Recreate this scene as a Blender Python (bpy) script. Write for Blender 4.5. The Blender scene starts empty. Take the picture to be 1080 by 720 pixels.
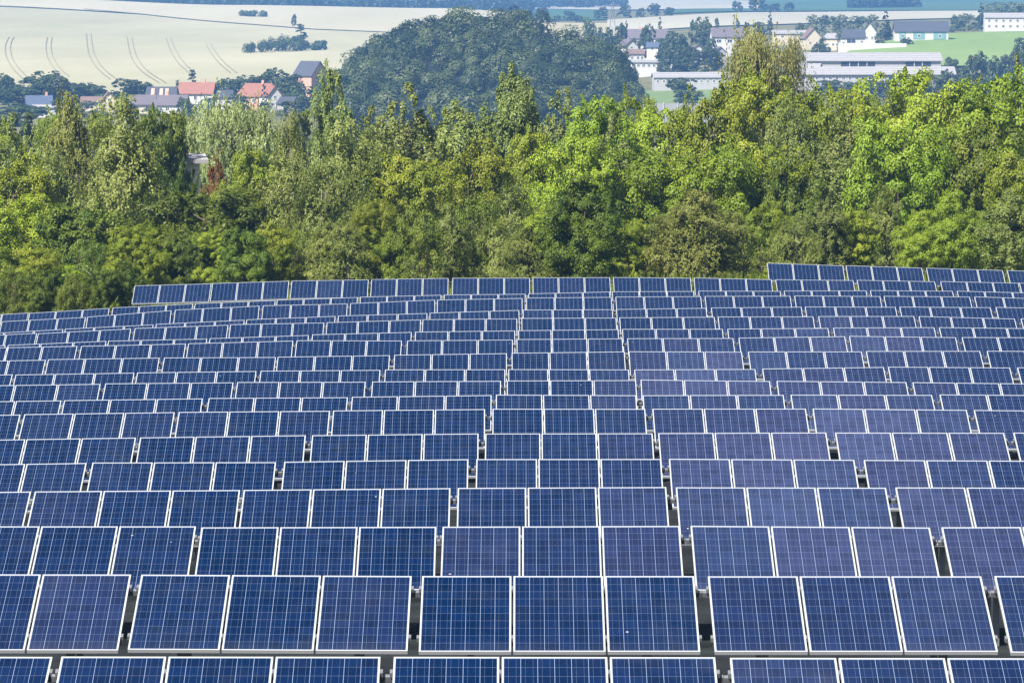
import bpy, math, random
import numpy as np

R = math.radians
scene = bpy.context.scene
COL = scene.collection
rng = np.random.default_rng(11)
random.seed(5)

# ------------------------------------------------------------------ camera and frame
F_PX = 4200.0                      # focal length in units of a 1080 pixel wide frame (140 mm on 36 mm)
PITCH = R(5.0)


def at(px, py, depth):
    """World point seen at (px, py) of the 1080x720 photograph at this depth along the camera axis."""
    x = (px - 540.0) / F_PX * depth
    yc = (360.0 - py) / F_PX * depth
    return (x, depth * math.cos(PITCH) + yc * math.sin(PITCH), -depth * math.sin(PITCH) + yc * math.cos(PITCH))


# ------------------------------------------------------------------ object helpers
def tag(o, label=None, cat=None, group=None, kind=None):
    if label: o['label'] = label
    if cat: o['category'] = cat
    if group: o['group'] = group
    if kind: o['kind'] = kind
    return o


def empty(name, loc, rz=0.0):
    o = bpy.data.objects.new(name, None)
    o.empty_display_size = 0.5
    o.location = loc
    o.rotation_euler = (0, 0, rz)
    COL.objects.link(o)
    return o


def link(name, me, parent=None, loc=None, rot=None):
    o = bpy.data.objects.new(name, me)
    COL.objects.link(o)
    if parent: o.parent = parent
    if loc: o.location = loc
    if rot: o.rotation_euler = rot
    return o


class MB:
    """collects boxes, prisms, tubes and grids into one mesh"""
    def __init__(s):
        s.v = []; s.f = []; s.m = []

    def add(s, vs, fs, mi=0):
        b = len(s.v)
        s.v += [tuple(v) for v in vs]
        s.f += [tuple(i + b for i in f) for f in fs]
        s.m += [mi] * len(fs)
        return s

    def box(s, x0, x1, y0, y1, z0, z1, mi=0):
        vs = [(x0, y0, z0), (x1, y0, z0), (x1, y1, z0), (x0, y1, z0), (x0, y0, z1), (x1, y0, z1), (x1, y1, z1), (x0, y1, z1)]
        fs = [(0, 3, 2, 1), (4, 5, 6, 7), (0, 1, 5, 4), (1, 2, 6, 5), (2, 3, 7, 6), (3, 0, 4, 7)]
        return s.add(vs, fs, mi)

    def tube(s, a, b, ra, rb, n=6, mi=0, cap=True):
        a = np.array(a, float); b = np.array(b, float)
        d = b - a; L = np.linalg.norm(d) or 1e-6; d /= L
        u = np.cross(d, (0, 0, 1.0) if abs(d[2]) < .9 else (1.0, 0, 0)); u /= np.linalg.norm(u)
        w = np.cross(d, u)
        vs = []
        for c, r in ((a, ra), (b, rb)):
            for k in range(n):
                t = 2 * math.pi * k / n
                vs.append(c + r * (math.cos(t) * u + math.sin(t) * w))
        fs = [(k, (k + 1) % n, n + (k + 1) % n, n + k) for k in range(n)]
        if cap:
            fs += [tuple(range(n - 1, -1, -1)), tuple(range(n, 2 * n))]
        return s.add(vs, fs, mi)

    def mesh(s, name, mats, smooth=False):
        me = bpy.data.meshes.new(name)
        me.from_pydata(s.v, [], s.f)
        for m in (mats if isinstance(mats, (list, tuple)) else [mats]):
            me.materials.append(m)
        me.polygons.foreach_set('material_index', s.m)
        if smooth:
            me.polygons.foreach_set('use_smooth', [True] * len(s.f))
        me.update()
        return me

    def build(s, name, mats, parent=None, loc=None, rot=None, smooth=False):
        return link(name, s.mesh(name, mats, smooth), parent, loc, rot)


def quads_mesh(name, V, mats, tint=None):
    """V: (n,4,3) array of quads -> mesh, one float 'tint' per face"""
    n = len(V)
    me = bpy.data.meshes.new(name)
    me.vertices.add(4 * n)
    me.vertices.foreach_set('co', V.reshape(-1).astype(np.float32))
    me.loops.add(4 * n)
    me.loops.foreach_set('vertex_index', np.arange(4 * n, dtype=np.int32))
    me.polygons.add(n)
    me.polygons.foreach_set('loop_start', np.arange(0, 4 * n, 4, dtype=np.int32))
    if tint is not None:
        at_ = me.attributes.new('tint', 'FLOAT', 'FACE')
        at_.data.foreach_set('value', tint.astype(np.float32))
    for m in (mats if isinstance(mats, (list, tuple)) else [mats]):
        me.materials.append(m)
    me.update(calc_edges=True)
    return me


# ------------------------------------------------------------------ materials
def mat(name):
    m = bpy.data.materials.new(name)
    m.use_nodes = True
    nt = m.node_tree
    b = nt.nodes['Principled BSDF']
    return m, nt, b


def N(nt, typ, **kw):
    n = nt.nodes.new(typ)
    for k, v in kw.items():
        if k.startswith('i_'):
            n.inputs[k[2:].replace('_', ' ')].default_value = v
        else:
            setattr(n, k, v)
    return n


def math_node(nt, op, a, b=None, c=None):
    n = nt.nodes.new('ShaderNodeMath'); n.operation = op
    for i, v in enumerate((a, b, c)):
        if v is None: continue
        if isinstance(v, (int, float)): n.inputs[i].default_value = v
        else: nt.links.new(v, n.inputs[i])
    return n.outputs[0]


def mix_col(nt, fac, a, b, blend='MIX'):
    n = nt.nodes.new('ShaderNodeMix'); n.data_type = 'RGBA'; n.blend_type = blend
    for s, v in ((n.inputs[0], fac), (n.inputs[6], a), (n.inputs[7], b)):
        if isinstance(v, (int, float)): s.default_value = v
        elif isinstance(v, (tuple, list)): s.default_value = (*v[:3], 1)
        else: nt.links.new(v, s)
    return n.outputs[2]


def plain(name, col, rough=0.7, metal=0.0, var=0.12, scale=3.0, spec=0.3):
    """a wall, roof or metal colour with soft uneven weathering"""
    m, nt, b = mat(name)
    tc = N(nt, 'ShaderNodeTexCoord')
    no = N(nt, 'ShaderNodeTexNoise', i_Scale=scale, i_Detail=4.0, i_Roughness=0.65)
    nt.links.new(tc.outputs['Object'], no.inputs['Vector'])
    f = math_node(nt, 'MULTIPLY_ADD', no.outputs['Fac'], 2 * var, 1 - var)
    c = mix_col(nt, 1.0, col, f, 'MULTIPLY')
    nt.links.new(c, b.inputs['Base Color'])
    b.inputs['Roughness'].default_value = rough
    b.inputs['Metallic'].default_value = metal
    b.inputs['Specular IOR Level'].default_value = spec
    return m


def roof_mat(name, col, scale=1.2):
    m, nt, b = mat(name)
    tc = N(nt, 'ShaderNodeTexCoord')
    wv = N(nt, 'ShaderNodeTexWave', i_Scale=scale, i_Distortion=0.6, i_Detail=1.0, bands_direction='Z')
    nt.links.new(tc.outputs['Object'], wv.inputs['Vector'])
    no = N(nt, 'ShaderNodeTexNoise', i_Scale=0.7, i_Detail=5.0)
    nt.links.new(tc.outputs['Object'], no.inputs['Vector'])
    f = math_node(nt, 'MULTIPLY_ADD', wv.outputs['Fac'], 0.22, 0.68)
    f = math_node(nt, 'MULTIPLY_ADD', no.outputs['Fac'], 0.4, f)
    nt.links.new(mix_col(nt, 1.0, col, f, 'MULTIPLY'), b.inputs['Base Color'])
    b.inputs['Roughness'].default_value = 0.75
    return m


def leaf_mat(name, col_a, col_b, trans=0.35, hue=0.03, rough=0.5):
    """foliage: colour runs from col_a to col_b by leaf tint; each tree has its own small shift"""
    m, nt, b = mat(name)
    out = nt.nodes['Material Output']
    a = N(nt, 'ShaderNodeAttribute', attribute_name='tint')
    oi = N(nt, 'ShaderNodeObjectInfo')
    c = mix_col(nt, a.outputs['Fac'], col_a, col_b)
    hs = N(nt, 'ShaderNodeHueSaturation')
    nt.links.new(c, hs.inputs['Color'])
    nt.links.new(math_node(nt, 'MULTIPLY_ADD', oi.outputs['Random'], 2 * hue, 0.5 - hue), hs.inputs['Hue'])
    nt.links.new(math_node(nt, 'MULTIPLY_ADD', math_node(nt, 'FRACT', math_node(nt, 'MULTIPLY', oi.outputs['Random'], 7.31)), 0.3, 0.85), hs.inputs['Value'])
    nt.links.new(hs.outputs['Color'], b.inputs['Base Color'])
    b.inputs['Roughness'].default_value = rough
    b.inputs['Specular IOR Level'].default_value = 0.28
    tr = N(nt, 'ShaderNodeBsdfTranslucent')
    nt.links.new(mix_col(nt, 1.0, hs.outputs['Color'], (1.0, 1.0, 0.55), 'MULTIPLY'), tr.inputs['Color'])
    mx = N(nt, 'ShaderNodeMixShader'); mx.inputs[0].default_value = trans
    nt.links.new(b.outputs[0], mx.inputs[1]); nt.links.new(tr.outputs[0], mx.inputs[2])
    nt.links.new(mx.outputs[0], out.inputs['Surface'])
    return m


def field_mat(name, col_a, col_b, scale=0.01, stretch=(1, 1, 1), fine=0.1, rough=0.9):
    """a crop or meadow: broad uneven patches plus fine mottling, in world metres"""
    m, nt, b = mat(name)
    tc = N(nt, 'ShaderNodeTexCoord')
    mp = N(nt, 'ShaderNodeMapping'); mp.inputs['Scale'].default_value = stretch
    nt.links.new(tc.outputs['Object'], mp.inputs['Vector'])
    n1 = N(nt, 'ShaderNodeTexNoise', i_Scale=scale, i_Detail=5.0, i_Roughness=0.6)
    n2 = N(nt, 'ShaderNodeTexNoise', i_Scale=0.35, i_Detail=3.0)
    nt.links.new(mp.outputs[0], n1.inputs['Vector']); nt.links.new(mp.outputs[0], n2.inputs['Vector'])
    r = N(nt, 'ShaderNodeMapRange', i_From_Min=0.32, i_From_Max=0.68)
    nt.links.new(n1.outputs['Fac'], r.inputs['Value'])
    c = mix_col(nt, r.outputs[0], col_a, col_b)
    f = math_node(nt, 'MULTIPLY_ADD', n2.outputs['Fac'], 2 * fine, 1 - fine)
    nt.links.new(mix_col(nt, 1.0, c, f, 'MULTIPLY'), b.inputs['Base Color'])
    b.inputs['Roughness'].default_value = rough
    b.inputs['Specular IOR Level'].default_value = 0.1
    return m


M = {}
M['frame'] = plain('anodised_aluminium', (0.45, 0.46, 0.475), 0.42, 0.15, 0.04, 6.0, 0.5)
M['galv'] = plain('galvanised_steel', (0.25, 0.265, 0.28), 0.45, 0.5, 0.12, 8.0, 0.5)
M['backsheet'] = plain('white_backsheet', (0.78, 0.78, 0.78), 0.6, 0, 0.03)
M['junction'] = plain('black_plastic', (0.02, 0.02, 0.022), 0.5)


def cell_material():
    """polycrystalline cells under glass: 6 x 10 cells, pale gaps, two thin busbars a cell"""
    m, nt, b = mat('polycrystalline_cells')
    tc = N(nt, 'ShaderNodeTexCoord')
    oi = N(nt, 'ShaderNodeObjectInfo')
    sp = N(nt, 'ShaderNodeSeparateXYZ'); nt.links.new(tc.outputs['Object'], sp.inputs[0])
    CW, CH = 0.1570, 0.1612
    xs = math_node(nt, 'MULTIPLY_ADD', sp.outputs['X'], 1 / CW, 3.0)      # 0..6
    ys = math_node(nt, 'MULTIPLY_ADD', sp.outputs['Y'], 1 / CH, 5.0)      # 0..10 (glass is centred on its origin)
    fx = math_node(nt, 'FRACT', xs); fy = math_node(nt, 'FRACT', ys)
    ix = math_node(nt, 'FLOOR', xs); iy = math_node(nt, 'FLOOR', ys)

    def near(v, c, w, period=CW):
        d = math_node(nt, 'ABSOLUTE', math_node(nt, 'SUBTRACT', v, c))
        return math_node(nt, 'LESS_THAN', d, w / period / 2)

    def near_edge(v, w, period):
        d = math_node(nt, 'ABSOLUTE', math_node(nt, 'SUBTRACT', v, 0.5))
        return math_node(nt, 'GREATER_THAN', d, 0.5 - w / period / 2)

    gx = near_edge(fx, 0.0036, CW)
    gy = near_edge(fy, 0.0030, CH)
    out_x = math_node(nt, 'GREATER_THAN', math_node(nt, 'ABSOLUTE', sp.outputs['X']), 3 * CW)
    out_y = math_node(nt, 'GREATER_THAN', math_node(nt, 'ABSOLUTE', sp.outputs['Y']), 5 * CH)
    bus = math_node(nt, 'MAXIMUM', near(fx, 0.27, 0.0030), near(fx, 0.73, 0.0030))
    gap = math_node(nt, 'MAXIMUM', math_node(nt, 'MAXIMUM', gx, math_node(nt, 'MULTIPLY', gy, 0.5)), math_node(nt, 'MAXIMUM', out_x, out_y))
    # each cell of each panel has its own cast, and crystal flakes inside it
    cv = N(nt, 'ShaderNodeCombineXYZ')
    nt.links.new(ix, cv.inputs[0]); nt.links.new(iy, cv.inputs[1])
    nt.links.new(math_node(nt, 'MULTIPLY', oi.outputs['Random'], 91.7), cv.inputs[2])
    wn = N(nt, 'ShaderNodeTexWhiteNoise', noise_dimensions='3D'); nt.links.new(cv.outputs[0], wn.inputs['Vector'])
    vo = N(nt, 'ShaderNodeTexVoronoi', i_Scale=70.0); nt.links.new(tc.outputs['Object'], vo.inputs['Vector'])
    sv = N(nt, 'ShaderNodeSeparateColor'); nt.links.new(vo.outputs['Color'], sv.inputs[0])
    base = mix_col(nt, wn.outputs['Value'], (0.0002, 0.0080, 0.034), (0.0006, 0.0088, 0.040))
    base = mix_col(nt, math_node(nt, 'MULTIPLY', sv.outputs[0], 0.45), base, (0.0003, 0.0150, 0.066))
    # violet sky sheen mixed into the cell colour per panel, plus small random casts
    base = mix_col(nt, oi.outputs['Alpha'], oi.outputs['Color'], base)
    f = math_node(nt, 'MULTIPLY_ADD', wn.outputs['Value'], 0.3, 0.85)
    base = mix_col(nt, 1.0, base, f, 'MULTIPLY')
    # thin uneven dust, heavier along the lower edge of each panel
    ov = N(nt, 'ShaderNodeVectorMath', operation='ADD'); nt.links.new(tc.outputs['Object'], ov.inputs[0])
    oc = N(nt, 'ShaderNodeCombineXYZ')
    nt.links.new(math_node(nt, 'MULTIPLY', oi.outputs['Random'], 37.0), oc.inputs[0]); nt.links.new(oc.outputs[0], ov.inputs[1])
    du = N(nt, 'ShaderNodeTexNoise', i_Scale=1.6, i_Detail=5.0, i_Roughness=0.62); nt.links.new(ov.outputs[0], du.inputs['Vector'])
    low = N(nt, 'ShaderNodeMapRange', i_From_Min=-0.80, i_From_Max=-0.55, i_To_Min=0.10, i_To_Max=0.0); nt.links.new(sp.outputs['Y'], low.inputs['Value'])
    dust = math_node(nt, 'ADD', math_node(nt, 'MULTIPLY', math_node(nt, 'MAXIMUM', math_node(nt, 'SUBTRACT', du.outputs['Fac'], 0.47), 0.0), 0.17),
                     math_node(nt, 'MULTIPLY', low.outputs[0], du.outputs['Fac']))
    dust = math_node(nt, 'MULTIPLY', dust, math_node(nt, 'MULTIPLY_ADD', math_node(nt, 'FRACT', math_node(nt, 'MULTIPLY', oi.outputs['Random'], 5.7)), 1.2, 0.25))
    base = mix_col(nt, dust, base, (0.18, 0.18, 0.18))
    c = mix_col(nt, math_node(nt, 'MULTIPLY', bus, 0.30), base, (0.16, 0.21, 0.30))
    c = mix_col(nt, math_node(nt, 'MULTIPLY', gap, 0.9), c, (0.26, 0.33, 0.46))
    # here and there a bird dropping
    bv = N(nt, 'ShaderNodeTexVoronoi', i_Scale=1.9); nt.links.new(ov.outputs[0], bv.inputs['Vector'])
    bs = N(nt, 'ShaderNodeSeparateColor'); nt.links.new(bv.outputs['Color'], bs.inputs[0])
    spot = math_node(nt, 'MULTIPLY', math_node(nt, 'LESS_THAN', bv.outputs['Distance'], 0.028), math_node(nt, 'GREATER_THAN', bs.outputs[0], 0.84))
    c = mix_col(nt, math_node(nt, 'MULTIPLY', spot, 0.75), c, (0.42, 0.41, 0.38))
    nt.links.new(c, b.inputs['Base Color'])
    b.inputs['Roughness'].default_value = 0.14
    b.inputs['Specular IOR Level'].default_value = 0.20
    return m


M['cells'] = cell_material()

LEAF = {
    'birch': leaf_mat('birch_leaves', (0.140, 0.180, 0.030), (0.285, 0.312, 0.080), 0.28, 0.014),
    'tan': leaf_mat('weeping_birch_leaves', (0.165, 0.182, 0.040), (0.31, 0.29, 0.095), 0.28, 0.014),
    'maple': leaf_mat('maple_leaves', (0.130, 0.186, 0.010), (0.290, 0.330, 0.027), 0.28, 0.014),
    'lime': leaf_mat('lime_green_leaves', (0.165, 0.245, 0.010), (0.305, 0.385, 0.034), 0.30, 0.014),
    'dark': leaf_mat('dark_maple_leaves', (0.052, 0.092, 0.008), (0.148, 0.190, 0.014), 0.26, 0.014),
    'willow': leaf_mat('willow_leaves', (0.17, 0.22, 0.072), (0.31, 0.355, 0.14), 0.26, 0.014),
    'poplar': leaf_mat('poplar_leaves', (0.135, 0.178, 0.034), (0.255, 0.29, 0.078), 0.26, 0.014),
    'shrub': leaf_mat('shrub_leaves', (0.090, 0.138, 0.012), (0.210, 0.260, 0.034), 0.28, 0.014),
    'russet': leaf_mat('russet_leaves', (0.10, 0.12, 0.02), (0.34, 0.12, 0.045), 0.25, 0.014),
    'far': leaf_mat('distant_broadleaf', (0.016, 0.034, 0.011), (0.092, 0.120, 0.030), 0.15, 0.014),
    'farpale': leaf_mat('distant_pale_leaves', (0.075, 0.11, 0.05), (0.16, 0.20, 0.10), 0.2),
    'conifer': leaf_mat('distant_conifer', (0.012, 0.024, 0.012), (0.032, 0.050, 0.022), 0.1),
}
M['bark'] = plain('bark', (0.10, 0.075, 0.055), 0.9, 0, 0.4, 4.0)
M['birchbark'] = plain('birch_bark', (0.26, 0.24, 0.21), 0.8, 0, 0.45, 5.0)

# ------------------------------------------------------------------ terrain
FIELD_C = [-9.0352, 0.2507, -2.774, -0.1889, 0.2042, 0.4851, -0.2668, 0.2225, 0.1755, 0.0434]
PANEL_H = 1.34                    # ground to the upper edge of a table


def field_top(X, Y):
    x = np.clip(X, -30, 30) / 20.0
    y = (np.clip(Y, 30, 158) - 95) / 60.0
    a = [np.ones_like(x), x, y, x * x, x * y, y * y, x * x * y, x * y * y, y ** 3, x ** 3]
    return sum(c * t for c, t in zip(FIELD_C, a))


PZ = np.array([160, 200, 260, 400, 700, 1000, 1200, 1450, 1600, 1800, 2100, 2500, 3000, 3400, 4200, 5200, 6600], float)
NEAR_H = [-13.6, -17.5, -20.5, -25.5, -32.5, -37.3, -38.3]
COLS = [-200, 0, 250, 470, 600, 800, 1000, 1300]
FAR_Y = {
    -200: [96, 82, 67, 47, 24, -6, 2, 0, -10, -22],
    0:    [97, 83, 67, 47, 25, -2, 4, 3, -8, -20],
    250:  [99, 84, 68, 49, 28, 6.5, 12, 9, -4, -18],
    470:  [99, 85, 69, 50, 30, 9.5, 14, 10, -3, -17],
    600:  [98, 84, 67, 43, 27, 18, 15, 6, -4, -16],
    800:  [94, 70, 47, 36, 20, 13, 10, 3, -5, -16],
    1000: [92, 63, 37, 30, 18, 12, 8, 2, -6, -16],
    1300: [90, 58, 32, 26, 16, 10, 6, 0, -8, -18],
}
TAB = np.array([NEAR_H + [-(y + 7.4) / F_PX * z for y, z in zip(FAR_Y[c], PZ[7:])] for c in COLS])   # (cols, nodes)


def ground_h(X, Y):
    X = np.asarray(X, float); Y = np.asarray(Y, float)
    shp = np.broadcast(X, Y).shape
    X = np.broadcast_to(X, shp); Y = np.broadcast_to(Y, shp)
    u = np.clip(540 + F_PX * X / np.maximum(Y, 160), COLS[0], COLS[-1])
    ci = np.clip(np.searchsorted(COLS, u) - 1, 0, len(COLS) - 2)
    c0 = np.array(COLS)[ci]; c1 = np.array(COLS)[ci + 1]
    t = (u - c0) / (c1 - c0); t = t * t * (3 - 2 * t)
    Yc = np.clip(Y, PZ[0], PZ[-1])
    zi = np.clip(np.searchsorted(PZ, Yc) - 1, 0, len(PZ) - 2)
    s = (Yc - PZ[zi]) / (PZ[zi + 1] - PZ[zi])

    def prof(c):
        p0 = TAB[c, zi]; p1 = TAB[c, zi + 1]
        pm = TAB[c, np.maximum(zi - 1, 0)]; pp = TAB[c, np.minimum(zi + 2, len(PZ) - 1)]
        h = PZ[zi + 1] - PZ[zi]
        hm = np.where(zi > 0, PZ[zi] - PZ[np.maximum(zi - 1, 0)], h)
        hp = np.where(zi + 2 < len(PZ), PZ[np.minimum(zi + 2, len(PZ) - 1)] - PZ[zi + 1], h)
        m0 = 0.5 * ((p0 - pm) / hm + (p1 - p0) / h) * h
        m1 = 0.5 * ((p1 - p0) / h + (pp - p1) / hp) * h
        s2 = s * s; s3 = s2 * s
        return (2 * s3 - 3 * s2 + 1) * p0 + (s3 - 2 * s2 + s) * m0 + (-2 * s3 + 3 * s2) * p1 + (s3 - s2) * m1

    far = prof(ci) * (1 - t) + prof(ci + 1) * t
    near = field_top(X, Y) - PANEL_H
    w = np.clip((Y - 157) / 40.0, 0, 1); w = w * w * (3 - 2 * w)
    return near * (1 - w) + far * w


def gh(x, y):
    return float(ground_h(np.array([x]), np.array([y]))[0])


def on_ground(px, depth):
    p = at(px, 100, depth)
    return (p[0], depth, gh(p[0], depth))


def hit(px, py, z0=900.0, z1=6000.0):
    """first ground point along the sight line through (px, py)"""
    Z = np.linspace(z0, z1, 3000)
    x = (px - 540) / F_PX * Z
    yc = (360 - py) / F_PX * Z
    Y = Z * math.cos(PITCH) + yc * math.sin(PITCH); z = -Z * math.sin(PITCH) + yc * math.cos(PITCH)
    d = z - ground_h(x, Y)
    k = np.argmax(d < 0) if (d < 0).any() else len(Z) - 1
    return (float(x[k]), float(Y[k]), float(ground_h(x[k:k + 1], Y[k:k + 1])[0]))


def grid_mesh(name, X, Y, Z, mats):
    nr, nc = X.shape
    me = bpy.data.meshes.new(name)
    V = np.stack([X, Y, Z], -1).reshape(-1, 3)
    i = np.arange(nr - 1)[:, None] * nc + np.arange(nc - 1)[None]
    Fq = np.stack([i, i + 1, i + nc + 1, i + nc], -1).reshape(-1, 4)
    me.from_pydata(V.tolist(), [], Fq.tolist())
    me.polygons.foreach_set('use_smooth', [True] * len(Fq))
    for m in mats: me.materials.append(m)
    me.update()
    return me

# ------------------------------------------------------------------ ground sheet
def make_ground():
    ys = [-80, -40, 0, 20]
    y = 20.0
    while y < 165: y += 3.0; ys.append(y)
    while y < 6600: y *= 1.0105; ys.append(y)
    ys = np.array(ys)
    us = np.concatenate([np.linspace(-3200, -240, 30), np.linspace(-200, 1280, 149), np.linspace(1320, 4300, 30)])
    Y, U = np.meshgrid(ys, us, indexing='ij')
    X = (U - 540) / F_PX * np.maximum(Y + 90, 130)
    Z = ground_h(X, Y)
    g = link('ground', grid_mesh('ground', X, Y, Z, [M['ground']]))
    tag(g, kind='structure')


M['ground'] = field_mat('dry_meadow_ground', (0.085, 0.10, 0.035), (0.19, 0.165, 0.085), 0.06, fine=0.35)
make_ground()
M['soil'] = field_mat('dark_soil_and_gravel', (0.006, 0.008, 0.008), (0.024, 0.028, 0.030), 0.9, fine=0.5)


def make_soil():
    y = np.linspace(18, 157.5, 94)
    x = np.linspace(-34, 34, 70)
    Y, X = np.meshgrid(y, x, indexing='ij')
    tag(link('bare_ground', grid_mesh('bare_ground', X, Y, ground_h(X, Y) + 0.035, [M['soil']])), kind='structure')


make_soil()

# ------------------------------------------------------------------ solar tables
TILT = R(20.5)
PW, PL, PGAP = 0.980, 1.66, 0.024
XS = [-(PW + PGAP), 0.0, PW + PGAP]


def panel_meshes():
    m = MB()
    fw, fd = 0.0165, 0.040
    hx, hy = PW / 2, PL / 2
    m.box(-hx, hx, hy - fw, hy, -fd, 0)
    m.box(-hx, hx, -hy, -hy + fw, -fd, 0)
    m.box(-hx, -hx + fw, -hy + fw, hy - fw, -fd, 0)
    m.box(hx - fw, hx, -hy + fw, hy - fw, -fd, 0)
    m.box(-hx + fw, hx - fw, -hy + fw, hy - fw, -0.014, -0.009, 1)
    m.box(-0.06, 0.06, hy - 0.25, hy - 0.14, -0.035, -0.0145, 2)
    fm = m.mesh('solar_panel', [M['frame'], M['backsheet'], M['junction']])
    g = MB().box(-hx + fw + 0.0005, hx - fw - 0.0005, -hy + fw + 0.0005, hy - fw - 0.0005, -0.0085, -0.003)
    gm = g.mesh('cell_glass', M['cells'])
    return fm, gm


PANEL_ME, GLASS_ME = panel_meshes()


def tilted(y, dz=0.0):
    """point at y along the panel slope and dz off its face, in table coordinates (y, z)"""
    zc = PANEL_H - PL / 2 * math.sin(TILT)
    return (y * math.cos(TILT) - dz * math.sin(TILT), zc + y * math.sin(TILT) + dz * math.cos(TILT))


def rack_meshes():
    out = {}
    for key, yy, half in (('upper', 0.56, 1.560), ('lower', -0.52, 1.50)):
        m = MB()
        m.box(-half, half, -0.025, 0.025, -0.105, -0.045)
        for xg in (-1.510, -(PW + PGAP) / 2, (PW + PGAP) / 2, 1.510):
            w = 0.011 if abs(xg) < 1 else 0.014
            m.box(xg - w, xg + w, -0.035, 0.035, -0.0445, 0.004)
        out[key] = (m.mesh('purlin', M['galv']), yy)
    m = MB().box(-0.03, 0.03, -0.72, 0.72, -0.175, -0.106)
    out['rafter'] = m.mesh('rafter', M['galv'])
    # posts run 0.6 m into the ground so that they stay rooted on the slope
    yr, zr = tilted(0.46, -0.17); yf, zf = tilted(-0.46, -0.17)
    out['rear'] = (MB().box(-0.035, 0.035, -0.03, 0.03, -0.6, zr - 0.002).mesh('post', M['galv']), yr)
    out['front'] = (MB().box(-0.035, 0.035, -0.03, 0.03, -0.6, zf - 0.002).mesh('post', M['galv']), yf)
    return out


RACK = rack_meshes()
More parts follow.
